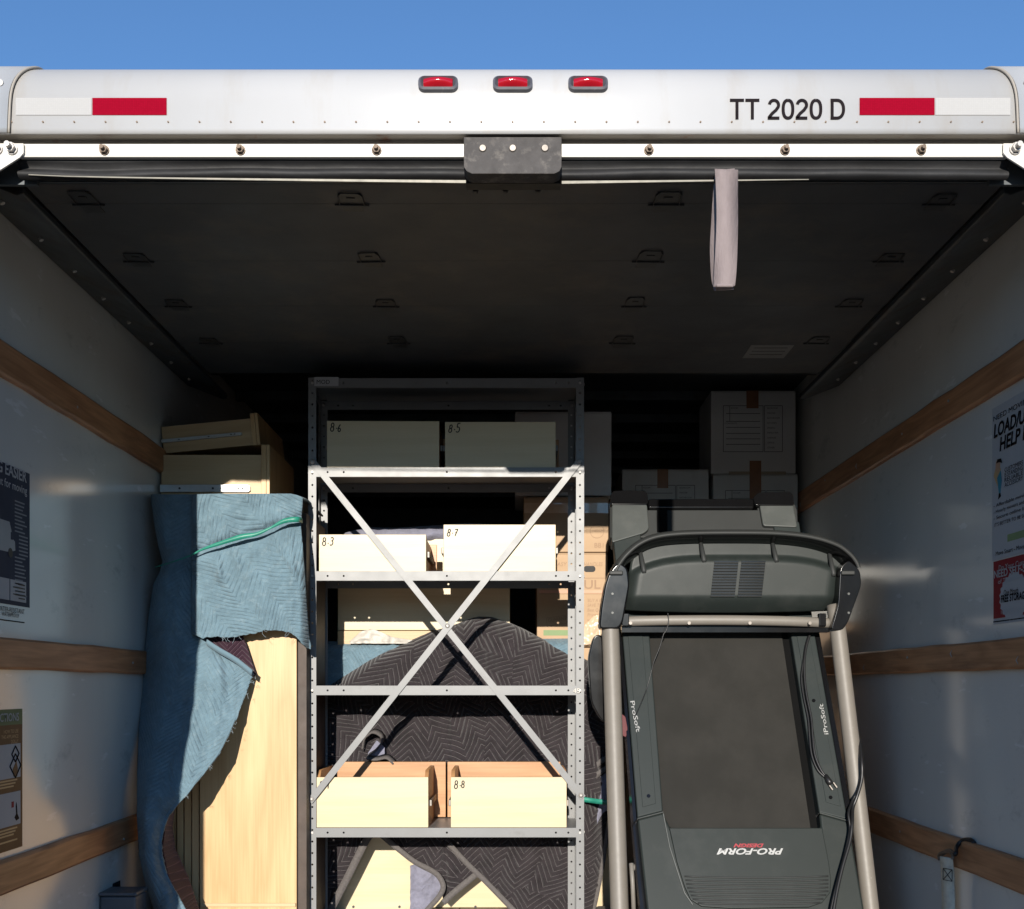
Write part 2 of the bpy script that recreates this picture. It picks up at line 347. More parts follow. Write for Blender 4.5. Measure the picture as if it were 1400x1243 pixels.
# ------------------------------------------------------------------ truck
Z0 = 2.30; WX = 1.25; YB = 8.2; CEIL = EYE + 1.32
truck = thing('moving_truck', 'white box truck with its rear roll-up door open overhead', 'truck', (0, Z0, 0))
for s in (-1, 1):
    a, b = sorted((s * WX, s * (WX + .05)))
    MB().box(a, b, Z0 + .058, YB, FLOOR - .1, CEIL + .02).build('side_wall', M['wallpanel'], truck)
    a, b = sorted((s * 1.105, s * 1.32))
    MB().box(a, b, Z0 + .003, Z0 + .055, FLOOR - .35, EYE + 1.12).build('rear_post', M['rail'], truck, bevel=.004)
    # wooden lashing slats
    for zc, hh in ((.796, .043), (.080, .039), (-.465, .041)):
        a, b = sorted((s * (WX + .002), s * (WX - .019)))
        mb = MB(); n = 40
        rr = random.Random(int(zc * 1000) + s)
        for i in range(n + 1):
            y = Z0 + .060 + (YB - .06 - Z0 - .060) * i / n
            dz0, dz1 = rr.uniform(-.002, .002), rr.uniform(-.002, .002); dx = rr.uniform(-.0015, .0015)
            x1 = b if s < 0 else a; x0 = a if s < 0 else b
            z0 = EYE + zc - hh + dz0; z1 = EYE + zc + hh + dz1
            c = .005 * s
            mb.v += [(x0, y, z0), (x1 + dx + c, y, z0), (x1 + dx, y, z0 + .006), (x1 + dx, y, z1 - .006), (x1 + dx + c, y, z1), (x0, y, z1)]
        for i in range(n):
            for k in range(6):
                mb.f.append((i * 6 + k, i * 6 + (k + 1) % 6, i * 6 + 6 + (k + 1) % 6, i * 6 + 6 + k))
        mb.f += [tuple(range(6)), tuple(n * 6 + k for k in range(6))]
        sl_ = mb.build('wall_slat', M['slat'], truck)
        nb = MB()
        for k in range(9):            # nail heads and torn splinters on the slat face
            y = Z0 + .35 + k * .41 + rr.uniform(-.08, .08); z = EYE + zc + rr.uniform(-.6, .6) * hh
            xf = s * (WX - .0195)
            if rr.random() < .55: nb.cyl((xf + s * .003, y, z), (xf - s * .0015, y, z), .004, 8)
            elif s > 0: nb.tube([(xf, y, z - .010), (xf - .003, y + .003, z), (xf - .001, y - .003, z + .010)], [.0008, .0016, .0007], 5)
        nb.build('nail_head', M['screw'], sl_)['kind'] = 'stuff'
    sec = [(1.095, 1.100), (1.110, 1.096), (WX - .002, 1.150), (WX - .002, 1.172), (1.112, 1.118), (1.095, 1.118)]
    tr = MB().prism([(s * x, Z0 + .15, EYE + z) for x, z in sec], (0, 1.75, 0))
    dt = tr.build('door_track', M['steel_dark'], truck, bevel=.003)
    bb = MB()
    for k in range(8):
        y = Z0 + .25 + k * .21; p = Vector((s * 1.19, y, EYE + 1.127)); bb.cyl(p, p + Vector((-s * .003, 0, -.006)), .006, 8)
    bb.build('track_bolt', M['screw'], dt)['kind'] = 'stuff'
fl = MB().box(-1.28, 1.28, Z0 + .1, YB, FLOOR - .15, FLOOR - .02).build('floor', M['steel_dark'], truck)
for i in range(12):
    x = -1.245 + i * 2.49 / 12
    MB().box(x + .0015, x + 2.49 / 12 - .0015, Z0 + .1, YB - .05, FLOOR - .019, FLOOR).build('plank', M['deck'], fl)
MB().box(-1.32, 1.32, Z0 - .12, Z0 + .09, FLOOR - .42, FLOOR - .30).build('rear_bumper', M['steel_dark'], truck, bevel=.01)
MB().box(-1.30, 1.30, Z0 + .003, Z0 + .095, FLOOR - .14, FLOOR - .002).build('sill', M['rail'], truck, bevel=.004)
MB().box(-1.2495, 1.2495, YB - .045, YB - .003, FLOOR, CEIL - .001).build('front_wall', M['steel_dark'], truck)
for s in (-1, 1):
    wh = MB(); wh.cyl((s * .62, 6.6, .42), (s * 1.15, 6.6, .42), .42, 28); wh.build('tyre', M['tyre'], truck, bevel=.04)
# header: vertical face turning into a quarter round, then the roof
RZ, RR = EYE + 1.228, .11
def header_prof(z):
    if z <= RZ: return Z0
    return Z0 + RR - math.sqrt(max(0, RR ** 2 - (z - RZ) ** 2))
zb = EYE + 1.158
prof = [(Z0, zb + (RZ - zb) * k / 6) for k in range(7)] + [(Z0 + RR - RR * math.cos(t), RZ + RR * math.sin(t)) for t in np.linspace(0, math.pi / 2, 17)[1:]] + [(YB, RZ + RR)]
mb = MB()
for x in (-1.2, 1.2): mb.v += [(x, y, z) for y, z in prof]
n = len(prof); mb.f = [(i, i + 1, n + i + 1, n + i) for i in range(n - 1)]
mb.build('header_panel', M['alu'], truck, smooth=True, solid=.004)
for s in (-1, 1):                 # wrap-around corner caps, their inner edge follows a curve
    mb = MB(); ee = []
    for (y, z) in prof[:-1] + [(Z0 + .6, RZ + RR)]:
        q = min(1, max(0, (z - zb) / .17)); ee.append(1.060 - .006 * q - .026 * q ** 4)
    m_ = len(ee); off = .006
    P2 = prof[:-1] + [(Z0 + .6, RZ + RR)]
    for k, (y, z) in enumerate(P2):
        a = 0 if z <= RZ else math.asin(min(1, (z - RZ) / RR))
        yo, zo = y - off * math.cos(a), z + off * math.sin(a)
        mb.v += [(s * ee[k], yo, zo), (s * 1.27, yo, zo), (s * 1.305, yo + .012, zo - .004), (s * 1.32, yo + .05, zo - .03)]
    for k in range(m_ - 1):
        for j in range(3): mb.f.append((k * 4 + j, k * 4 + j + 1, k * 4 + j + 5, k * 4 + j + 4))
    cp = mb.build('corner_cap', M['cap'], truck, smooth=True, solid=.005)
    lip = MB(); lip.tube([Vector((s * (ee[k] - .004), P2[k][0] - .004 * (1 if P2[k][1] <= RZ else math.cos(math.asin(min(1, (P2[k][1] - RZ) / RR)))),
                         P2[k][1] + (0 if P2[k][1] <= RZ else .004 * (P2[k][1] - RZ) / RR))) for k in range(m_ - 1)], .0028, 6)
    lip.build('seal_bead', M['recess'], cp, smooth=True)
    rv = MB()
    for (x, z) in ((1.085, zb + .02), (1.075, zb + .105), (1.17, zb + .02), (1.17, zb + .105)):
        y = header_prof(z) - off; rv.cyl((s * x, y + .002, z), (s * x, y - .004, z), .007, 10)
    rv.build('rivet', M['screw'], cp)['kind'] = 'stuff'
# recess, rail, seal, retainer strip
MB().box(-1.10, 1.10, Z0 + .034, Z0 + .042, EYE + 1.1515, zb + .01).box(-1.10, 1.10, Z0 + .006, Z0 + .0338, zb + .002, zb + .006).build('header_recess', M['recess'], truck)
rl = MB().box(-1.05, 1.05, Z0 + .028, Z0 + .09, EYE + 1.1225, EYE + 1.151).build('header_rail', M['rail'], truck, bevel=.002)
for px in (143, 329, 515, 887, 1073, 1259):
    p = at(px, 206, Z0 + .028)
    mb = MB(); mb.cyl(p + Vector((0, .002, 0)), p - Vector((0, .003, 0)), .0105, 14); mb.cyl(p - Vector((0, .003, 0)), p - Vector((0, .011, 0)), .0085, 6)
    mb.cyl(p - Vector((0, .011, 0)), p - Vector((0, .02, 0)), .0045, 8); mb.build('rail_bolt', M['rusty'], rl)
mb = MB(); nx = 160                                     # wavy rubber door seal
rr = random.Random(4); ph = [rr.uniform(0, 6) for _ in range(4)]
def wav(x): return .5 * math.sin(x * 7 + ph[0]) + .35 * math.sin(x * 13 + ph[1]) + .15 * math.sin(x * 29 + ph[2])
for i in range(nx + 1):
    x = -1.06 + 2.12 * i / nx; k = wav(x); e = max(0, .6 - x) * .6
    sec = [(Z0 + .088, 1.1500), (Z0 + .070, 1.1405), (Z0 + .062 + .003 * k, 1.132), (Z0 + .066, 1.126 - .0025 * k * e), (Z0 + .080, 1.120 - .003 * k * e),
           (Z0 + .074 + .003 * k, 1.113 - .004 * k * e), (Z0 + .067 + .004 * k, 1.103 - .003 * k * e), (Z0 + .072, 1.0955 - .002 * k * e), (Z0 + .083, 1.0925)]
    mb.v += [(x, y - .024, EYE + (z - 1.15) * .93 + 1.1405) for y, z in sec]
m_ = 9
mb.f = [(i * m_ + j, i * m_ + j + 1, (i + 1) * m_ + j + 1, (i + 1) * m_ + j) for i in range(nx) for j in range(m_ - 1)]
mb.build('rubber_seal', M['rubber'], truck, smooth=True)
for x0, x1, n0, n1 in ((40, 637, .3, 1), (768, 1105, 1, .25)):
    mb = MB(); y = Z0 + .047; k = 12
    for i in range(k + 1):
        t = i / k; px = x0 + (x1 - x0) * t; hgt = n0 + (n1 - n0) * t
        pc = 250.5 if x0 > 700 else 240 + 9.5 * t ** .6
        if x0 > 700: pc = 250.5 - 4 * t
        for q in (-1.9 * hgt, 1.9 * hgt):
            p = at(px, pc + q, y); mb.v.append(tuple(p))
    mb.f = [(2 * i, 2 * i + 1, 2 * i + 3, 2 * i + 2) for i in range(k)]
    mb.build('retainer_strip', M['strip'], truck, solid=.004)
for s in (-1, 1):
    yb = Z0 + .02
    P = [(1.30, 1.148), (1.036, 1.148), (1.036, 1.128), (1.044, 1.118), (1.30, .955)]
    br = MB().prism([(s * x, yb, EYE + z) for x, z in P], (0, .006, 0)).build('corner_bracket', M['rail'], truck, bevel=.0015)
    for bx in (1.060, 1.092):
        p = Vector((s * bx, yb, EYE + 1.135)); mb = MB(); mb.cyl(p, p - Vector((0, .004, 0)), .0125, 16); mb.cyl(p - Vector((0, .004, 0)), p - Vector((0, .014, 0)), .010, 6)
        mb.cyl(p - Vector((0, .014, 0)), p - Vector((0, .026, 0)), .006, 8); mb.build('bracket_bolt', M['screw'], br)
for s in (-1, 1):
    MB().box(*sorted((s * 1.03, s * 1.25)), Z0 + .074, Z0 + .084, EYE + 1.085, EYE + 1.16).build('frame_gusset', M['steel_dark'], truck)
# rubber bumper block in the middle of the header
def P_at(px, py, d=Z0 + .008): return at(px, py, d)
pts = [(634, 187), (768, 187), (768, 228), (765, 234), (758, 237.5), (645, 237.5), (638, 234), (634, 228)]
bp = MB().prism([P_at(x, y) for x, y in pts], (0, .045, 0)).build('door_bumper', M['bumper'], truck, bevel=.002)
pts = [(637, 236), (766, 236), (767, 251), (637, 251)]
MB().prism([at(x, y, Z0 + .066) for x, y in pts], (0, .04, .004)).build('bumper_underside', M['rubber'], bp)
for px in (660, 701, 745):
    p = P_at(px, 203); mb = MB(); mb.cyl(p, p - Vector((0, .003, 0)), .0085, 16, .0065)
    sc = mb.build('screw', M['runner'], bp)
    p2 = at(px - 10, 258, Z0 + .13)
    MB().cyl(p2, p2 + Vector((0, .01, 0)), .007, 10).build('screw_end', M['hinge'], bp)
# marker lights
def rrect(w_, h_, r, n=5):
    out = []
    for cx, cz, a0 in ((w_ / 2 - r, h_ / 2 - r, 0), (-w_ / 2 + r, h_ / 2 - r, 90), (-w_ / 2 + r, -h_ / 2 + r, 180), (w_ / 2 - r, -h_ / 2 + r, 270)):
        for k in range(n + 1):
            a = math.radians(a0 + 90 * k / n); out.append((cx + r * math.cos(a), cz + r * math.sin(a)))
    return out
for px in (599.5, 701, 803.5):
    p = at(px, 119.5, 2.312); tl = math.radians(17); y0 = header_prof(p.z)
    R_ = Matrix.Translation((p.x, y0, p.z)) @ Matrix.Rotation(-tl, 4, 'X')
    ring = rrect(.083, .036, .013); ring2 = rrect(.074, .028, .009); ring3 = rrect(.062, .0225, .003)
    mb = MB(); nn = len(ring)
    mb.v = [tuple(R_ @ Vector((x, .012, z))) for x, z in ring] + [tuple(R_ @ Vector((x, -.008, z))) for x, z in ring] + \
           [tuple(R_ @ Vector((x, -.011, z))) for x, z in ring2] + [tuple(R_ @ Vector((x, -.003, z))) for x, z in ring3]
    for q in range(3):
        for k in range(nn): mb.f.append((q * nn + k, q * nn + (k + 1) % nn, (q + 1) * nn + (k + 1) % nn, (q + 1) * nn + k))
    mb.f.append(tuple(range(3 * nn, 4 * nn)))
    ml = mb.build('marker_light', M['bezel'], truck)
    mb = MB(); na = 13
    for i in range(na):
        for j in range(7):
            u = i / (na - 1) * 2 - 1; v = j / 6 * 2 - 1
            d = .016 * math.sqrt(max(0, 1 - (v * .97) ** 2)) * (1 - .45 * u * u)
            mb.v.append(tuple(R_ @ Vector((u * .0305, -.002 - d, .002 + v * .0105))))
    mb.f = [(i * 7 + j, i * 7 + j + 1, (i + 1) * 7 + j + 1, (i + 1) * 7 + j) for i in range(na - 1) for j in range(6)]
    mb.build('lens', M['lens'], ml, smooth=True)
# reflective tape
def tape(x0, x1, m):
    mb = MB(); zs = np.linspace(EYE + 1.1965, EYE + 1.2325, 6)
    for z in zs:
        for x in (x0, x1): mb.v.append(((x - CX) / F * Z0, header_prof(z) - .0012, z))
    mb.f = [(2 * i, 2 * i + 1, 2 * i + 3, 2 * i + 2) for i in range(5)]
    mb.build('reflective_tape', m, truck)
tape(22, 125.5, M['white_tape']); tape(126.5, 228, M['red_tape']); tape(1175, 1277.5, M['red_tape']); tape(1278.5, 1381, M['white_tape'])
mb = MB(); cx_ = 0; wtot = sum(GROT[c][0] + .055 for c in 'TT 2020 D') - .055; hh_ = .0430; kx = 158 / F * Z0 / wtot
for c in 'TT 2020 D':
    w1, st1 = GROT[c]
    for p in st1:
        stroke_mesh(mb, [((cx_ + x) * kx / hh_, y) for x, y in p], .152, lambda v: at(998, 163.3, Z0 - .0012) + Vector((v.x * hh_, 0, v.y * hh_)) + Vector((0, header_prof(at(998, 163.3, Z0).z + v.y * hh_) - Z0, 0)))
    cx_ += w1 + .055
mb.build('lettering', M['ink'], truck)
mb = MB()
for k in range(33):
    if 1: p = at(16 + 42.8 * k, 167, Z0); mb.cyl(p, p - Vector((0, .0018, 0)), .0021, 6)
mb.build('rivet_row', M['rusty'], truck)['kind'] = 'stuff'
# ceiling behind the door
roof = MB().box(-1.2495, 1.2495, Z0 + .12, YB - .002, CEIL, CEIL + .018).build('ceiling', M['door'], truck)
for k in range(9):
    y = 4.05 + k * .42
    MB().box(-1.24, 1.24, y, y + .035, CEIL - .045, CEIL - .002).build('roof_bow', M['steel_dark'], truck, bevel=.003)
# open roll-up door: five flat panels along the ceiling
door = MB().box(-1.085, 1.085, Z0 + .121, Z0 + .128, EYE + 1.112, EYE + 1.142).build('roll_up_door', M['steel_dark'], truck)
ys = [Z0 + .13, 2.53, 2.87, 3.21, 3.555, 3.90]
for i in range(5):
    MB().box(-1.085, 1.085, ys[i] + .0006, ys[i + 1] - .0006, EYE + 1.112, EYE + 1.135).build('door_panel', M['door'], door)
def hinge_mb():
    mb = MB(); z = -.003
    mb.cyl((-.05, 0, z), (.05, 0, z), .0024, 8)
    mb.tube([(-.036, .004, z), (-.034, -.06, z), (-.024, -.078, z), (.024, -.078, z), (.034, -.06, z), (.036, .004, z)], .0019, 6)
    mb.box(-.012, .012, -.045, -.034, z, 0); mb.box(-.03, .03, .006, .05, -.0015, 0); mb.box(-.033, .033, -.072, -.006, -.0012, 0)
    return mb.mesh('hinge')
hr_ = random.Random(21)
hm = hinge_mb(); hm.materials.append(M['hinge'])
for y in ys[1:5]:
    for x in (-.98, -.372, .352, .98):
        h = bpy.data.objects.new('hinge', hm); C.objects.link(h); h.parent = door
        h.location = Vector((x, y, EYE + 1.112)) - ORG[door.name]; h.scale = (hr_.uniform(.72, .86), hr_.uniform(.7, 1.0), 1); h.rotation_euler[2] = hr_.uniform(-.06, .06)
# label stuck to the door panel
st = MB().box(.775, .915, 3.575, 3.715, EYE + 1.1102, EYE + 1.1116).build('door_sticker', mat('dull_sticker', (.20, .20, .195), .6), door)
mb = MB()
for k in range(3): mb.box(.79, .90, 3.60 + k * .036, 3.604 + k * .036, EYE + 1.1094, EYE + 1.1101)
mb.build('sticker_print', M['print'], st)['kind'] = 'stuff'

# pull strap
ps = thing('pull_strap', 'pale pinkish webbing strap hanging from the edge of the overhead door', 'strap', at(992, 240, Z0 + .055))
d = Z0 + .040; mb = MB()
front = [(993, 232), (993.5, 262), (994, 300), (993, 340), (991.5, 372), (990, 392)]
pth = smooth_path([at(x, y, d - .012 - .004 * math.sin(i)) for i, (x, y) in enumerate(front)], 5)
mb.ribbon(pth, [Vector((16.2 / F * d * (1 - .12 * i / len(pth)), .002 + .007 * math.sin(i * .22), 0)) for i in range(len(pth))])
mb.build('front_web', M['strap'], ps, smooth=True, solid=.0016)
back = [(991, 232), (988.5, 262), (986, 300), (984, 340), (986, 380), (990, 397)]
pth2 = smooth_path([at(x, y, d + .004 + .006 * math.sin(i * .6)) for i, (x, y) in enumerate(back)], 5)
MB().ribbon(pth2, [Vector((13 / F * d, -.004, 0))] * len(pth2)).build('back_web', M['strap'], ps, smooth=True, solid=.0016)
e0 = at(990, 391.5, d); mb = MB().box(-.0195, .0195, -.013, .008, -.006, .002, Matrix.Translation(e0)); mb.build('folded_end', M['strap'], ps, bevel=.004)

# ------------------------------------------------------------------ cloth sheets
def vnoise(x, y, seed):
    rg = np.random.RandomState(seed); g_ = rg.rand(64, 64)
    xi = np.floor(x).astype(int); yi = np.floor(y).astype(int); fx = x - xi; fy = y - yi
    fx = fx * fx * (3 - 2 * fx); fy = fy * fy * (3 - 2 * fy)
    a = g_[xi % 64, yi % 64]; b = g_[(xi + 1) % 64, yi % 64]; c = g_[xi % 64, (yi + 1) % 64]; dd = g_[(xi + 1) % 64, (yi + 1) % 64]
    return (a * (1 - fx) + b * fx) * (1 - fy) + (c * (1 - fx) + dd * fx) * fy - .5
def fbm(x, y, seed, o=3):
    r = 0; a = 1
    for k in range(o): r = r + a * vnoise(x * 2 ** k, y * 2 ** k, seed + k); a *= .5
    return r
def sheet(name, PX, PY, D, m, parent, solid=.005, rowsback=0, backdist=.4, quilt_p=None, warp=.0, uvrot=0, seed=3, uvoff=(0, 0), facets=None, puff=None):
    """PX, PY, D: arrays (nv, nu) of photograph pixel coordinates and depth"""
    nv, nu = PX.shape
    U = (PX - CX) / F * D; V = (CY - PY) / F * D
    uu = U.copy(); vv = V.copy()
    if warp:
        uu = uu + warp * fbm(U * 5 + 9, V * 5 + 9, seed, 2); vv = vv + warp * fbm(U * 5 + 3, V * 5 + 3, seed + 7, 2)
    if uvrot:
        c, s = math.cos(uvrot), math.sin(uvrot); uu, vv = uu * c - vv * s, uu * s + vv * c
    uu = uu + uvoff[0] + 10; vv = vv + uvoff[1] + 10
    D = D.copy()
    if quilt_p:
        S_, P, slope, hgt = quilt_p
        pp = np.abs(((uu + P) % (2 * P)) - P); pp = P - pp if False else np.abs(uu - 2 * P * np.round(uu / (2 * P)))
        t = (vv + pp * slope) / S_; fr = np.abs(t - np.floor(t) - .5)
        msk = np.clip(.55 + 1.6 * fbm(U * 9 + 4, V * 9 + 4, seed + 3, 2), .08, 1); D = D - hgt * msk * np.sqrt(np.clip(fr * 2, 0, 1)) - .008 * fbm(U * 17 + 20, V * 14 + 20, seed + 5, 3)
    if facets and puff:
        fa = np.array(facets); jx = 10 * fbm(PX / 25, PY / 25, 91); k_ = ((PX + jx)[..., None] - fa[:, 0]) ** 2 + ((PY + jx)[..., None] - fa[:, 1]) ** 2; k_ = k_.argmin(-1)
        an = fa[k_, 2]; q0, q1 = uu - 10, vv - 10; u2 = q0 * np.cos(an) - q1 * np.sin(an) + fa[k_, 0] * .37 % 1 + 10; v2 = q0 * np.sin(an) + q1 * np.cos(an) + 10
        S_, P, slope, hgt = puff; tri = np.abs(u2 - 2 * P * np.round(u2 / (2 * P))); t = (v2 + tri * slope) / S_; fr = np.abs(t - np.floor(t) - .5)
        D = D - hgt * np.sqrt(np.clip((.5 - np.abs(fr - .5) if False else fr) * 2, 0, 1))
    X = (PX - CX) / F * D; Z = EYE + (CY - PY) / F * D
    pts = np.stack([X, D, Z], -1)
    if rowsback:
        top = pts[0]; uv0 = np.stack([uu[0], vv[0]], -1); ex = []; exuv = []
        for k in range(rowsback, 0, -1):
            q = top.copy(); t = k / rowsback; q[:, 1] += backdist * t; q[:, 2] += .012 * min(1, t * 4) - .01 * t; ex.append(q)
            u2 = uv0.copy(); u2[:, 1] += backdist * t; exuv.append(u2)
        pts = np.concatenate([np.array(ex), pts], 0)
        uvs = np.concatenate([np.array(exuv), np.stack([uu, vv], -1)], 0)
    else: uvs = np.stack([uu, vv], -1)
    nv = pts.shape[0]
    me = bpy.data.meshes.new(name)
    idx = np.arange(nv * nu).reshape(nv, nu)
    fc = np.stack([idx[:-1, :-1], idx[1:, :-1], idx[1:, 1:], idx[:-1, 1:]], -1).reshape(-1, 4)
    me.vertices.add(nv * nu); me.vertices.foreach_set('co', pts.reshape(-1).astype(np.float32))
    me.loops.add(fc.size); me.loops.foreach_set('vertex_index', fc.reshape(-1).astype(np.int32))
    me.polygons.add(len(fc)); me.polygons.foreach_set('loop_start', np.arange(0, fc.size, 4, dtype=np.int32))
    me.update(calc_edges=True)
    uvl = me.uv_layers.new(name='UVMap'); 
    luv = uvs.reshape(-1, 2)[fc.reshape(-1)].copy()
    if facets:
        fcx = PX.reshape(-1); fcy = PY.reshape(-1)
        if rowsback: fcx = np.concatenate([np.tile(PX[0], rowsback), fcx]); fcy = np.concatenate([np.tile(PY[0], rowsback), fcy])
        jx = 10 * fbm(fcx / 25, fcy / 25, 91); cx_ = (fcx + jx)[fc].mean(1); cy_ = (fcy + jx)[fc].mean(1)
        fa = np.array(facets); dist_ = (cx_[:, None] - fa[:, 0]) ** 2 + (cy_[:, None] - fa[:, 1]) ** 2; k_ = dist_.argmin(1)
        an = np.repeat(fa[k_, 2], 4); ox = np.repeat(fa[k_, 0] * .37 % 1, 4)
        q = luv - 10; luv = np.stack([q[:, 0] * np.cos(an) - q[:, 1] * np.sin(an) + ox + 10, q[:, 0] * np.sin(an) + q[:, 1] * np.cos(an) + 10], -1)
    uvl.data.foreach_set('uv', luv.reshape(-1).astype(np.float32))
    me.validate()
    return link(name, me, m, parent, smooth=True, solid=solid)
def cols(xs, top, bot, nu, nv):
    """columns between x range with top/bottom outlines given as (x, y) polylines"""
    x = np.linspace(xs[0], xs[1], nu); t = np.interp(x, *zip(*top)); b = np.interp(x, *zip(*bot)); v = np.linspace(0, 1, nv)[:, None]
    return np.broadcast_to(x, (nv, nu)).copy(), t + (b - t) * v, v * np.ones((1, nu))
def rows(ys_, left, right, nu, nv):
    y = np.linspace(ys_[0], ys_[1], nv); l = np.interp(y, *zip(*left)); r = np.interp(y, *zip(*right)); u = np.linspace(0, 1, nu)[None, :]
    return l[:, None] + (r - l)[:, None] * u, np.broadcast_to(y[:, None], (nv, nu)).copy(), u * np.ones((nv, 1))

# ------------------------------------------------------------------ left: tall maple cabinet
def pxbox(mb, x0, y0, x1, y1, d, dep):
    a = at(x0, y1, d); b = at(x1, y0, d); return mb.box(a.x, b.x, d, d + dep, a.z, b.z)
cab = thing('maple_cabinet', 'tall light maple cabinet standing under the blue blanket', 'cabinet', (-.9, 3.66, FLOOR))
mb = MB(); a = at(273, 0, 3.66); b = at(405.5, 0, 3.66); mb.box(a.x, b.x, 3.66, 3.678, FLOOR + .018, EYE + .60); mb.build('front_panel', M['maple'], cab, bevel=.0015)
MB().box(a.x - .07, b.x + .005, 3.655, 3.68, FLOOR, FLOOR + .016).build('base_rail', M['maple_x'], cab, bevel=.001)
z238 = at(0, 1236.5, 3.655).z
MB().box(a.x + .005, b.x - .002, 3.652, 3.659, z238 - .008, z238 + .004).build('moulding', M['maple_x'], cab, bevel=.002)
for k, (x0, x1, dd) in enumerate(((262.5, 272, .012), (252, 261.5, .02), (242, 251, .03), (228, 241, .045))):
    p = at(x0, 0, 3.66 + dd); q = at(x1, 0, 3.66 + dd)
    MB().box(p.x, q.x, 3.66 + dd, 4.02, FLOOR + .018, EYE + .59).build('side_board', M['maple'], cab, bevel=.0015)
p = at(406.5, 0, 3.68); q = at(419, 0, 3.68)
MB().box(p.x, q.x, 3.68, 4.05, FLOOR + .018, EYE + .58).build('side_panel', M['edge_dark'], cab)
MB().box(a.x, p.x - .002, 4.03, 4.05, FLOOR + .018, EYE + .58).build('back_panel', M['edge_dark'], cab)

# drawers stored on their edge above the cabinet, their runners towards us
def side_drawer(label, w_, h_, dep, fh):
    t = thing('drawer', label, 'drawer', (0, 0, 0), 'drawers stacked above the blue blanket', local=True)
    MB().box(0, w_, 0, .013, 0, h_).build('side_panel', M['maple_x'], t, bevel=.001)
    MB().box(0, w_, dep - .013, dep, 0, h_).build('side_panel', M['maple_x'], t, bevel=.001)
    MB().box(0, .012, .0135, dep - .0135, 0, h_).build('back_panel', M['maple_x'], t)
    MB().box(.0125, w_, .0135, dep - .0135, .012, .02).build('bottom', M['maple_x'], t)
    MB().box(w_ + .0005, w_ + .0175, -.012, dep + .012, -.01, fh).build('front_board', M['maple'], t, bevel=.001)
    MB().box(w_ + .0185, w_ + .030, -.012, dep + .012, -.01, fh).build('front_veneer', M['maple'], t, bevel=.001)
    r = MB(); r.prism([(x - .002, -.011, z + h_ * .44) for x, z in [(0, -.013), (w_ - .045, -.013), (w_ - .037, -.008), (w_ - .037, .008), (w_ - .045, .013), (0, .013)]], (0, .010, 0))
    rn = r.build('drawer_runner', M['steel'], t, bevel=.001)
    r = MB()
    for fx in (.22, .55, .8, .84): r.cyl((w_ * fx - .01, -.009, h_ * .44), (w_ * fx - .01, -.0125, h_ * .44), .004, 8)
    r.build('screw', M['hinge'], rn)
    return t
pa = at(220.5, 700, 3.86); pb = at(358, 0, 3.86)
d1 = side_drawer('drawer lying on the blue blanket, its steel runner catching the sun', pb.x - pa.x, at(0, 622, 3.86).z - at(0, 705, 3.86).z, .40, at(0, 609, 3.86).z - at(0, 705, 3.86).z)
d1.location = at(220.5, 705, 3.86)
def copy_tree(o, label=None, parent=None):
    c = o.copy(); C.objects.link(c); ORG[c.name] = ORG[o.name]
    if parent is not None: c.parent = parent
    if label: c['label'] = label
    for ch in list(o.children): copy_tree(ch, None, c)
    return c
d2 = copy_tree(d1, 'tilted drawer in deep shade on top of the sunlit drawer')
d2.location = at(224, 620, 3.885); d2.rotation_euler = (0, math.radians(-5.5), 0); d2.scale = (.90, 1, .44)

# ------------------------------------------------------------------ blue blanket
bl = thing('blue_blanket', 'worn blue quilted moving blanket draped over the tall maple cabinet', 'blanket', (-.95, 3.6, FLOOR))
left = [(676, 206), (690, 207), (720, 211), (750, 217), (768, 222), (782, 218), (800, 209), (840, 203), (900, 196), (1000, 189), (1060, 187), (1120, 187), (1170, 190), (1210, 199), (1250, 212), (1330, 240)]
right = [(676, 278), (860, 276), (872, 280), (882, 294), (900, 326), (913, 342), (921, 347), (930, 343), (950, 336), (980, 324), (1005, 313), (1030, 300), (1052, 283), (1070, 268), (1085, 256), (1100, 243), (1115, 231), (1130, 225), (1150, 221), (1170, 222), (1190, 226), (1215, 238), (1245, 254), (1330, 290)]
PX, PY, U = rows((676, 1330), left, right, 90, 420)
yb_ = PY
D = np.interp(yb_[:, 0], [676, 760, 870, 960, 1090, 1200, 1330], [3.63, 3.63, 3.635, 3.60, 3.44, 3.42, 3.42])[:, None] * np.ones_like(PX)
roll = np.clip(1 - U / .30, 0, 1); D = D + .10 * (1 - np.sqrt(1 - np.minimum(roll, .995) ** 2))
D = D - .035 * np.sin(np.clip(U, 0, 1) * math.pi) * np.clip((yb_ - 780) / 120, 0, 1)
pin = np.exp(-((yb_ - 770) / 14) ** 2); D = D + .02 * pin
D = D + .030 * fbm(PX / 40, PY / 170, 11) + .010 * fbm(PX / 16, PY / 40, 23)
cr = np.exp(-((PX - 300 - (PY - 870) * .18) / 5) ** 2) * np.clip((PY - 870) / 30, 0, 1); D = D + .006 * cr
HEM = None
edge = np.clip((U - .9) / .1, 0, 1) * np.clip((PY - 900) / 40, 0, 1); D = D - .012 * edge
HEM = (PY[:, -1].copy(), D[:, -1].copy())
sheet('drape', PX, PY, D, M['blue'], bl, .006, 8, .40, (.017, .085, 1.0, .0013), .035, .25, 5)
bot = [(262, 866), (278, 873), (285, 871), (300, 871), (318, 872), (332, 868), (350, 866), (362, 862), (375, 861), (390, 864), (402, 868), (410, 876), (418, 884), (424, 888), (430, 890)]
PX, PY, V = cols((262, 423), [(262, 676), (300, 675), (405, 675), (414, 677), (423, 681)], bot, 150, 190)
jit = 2.0 * fbm(PX / 6, PX * 0 + 3, 77)
PY = PY + V * jit
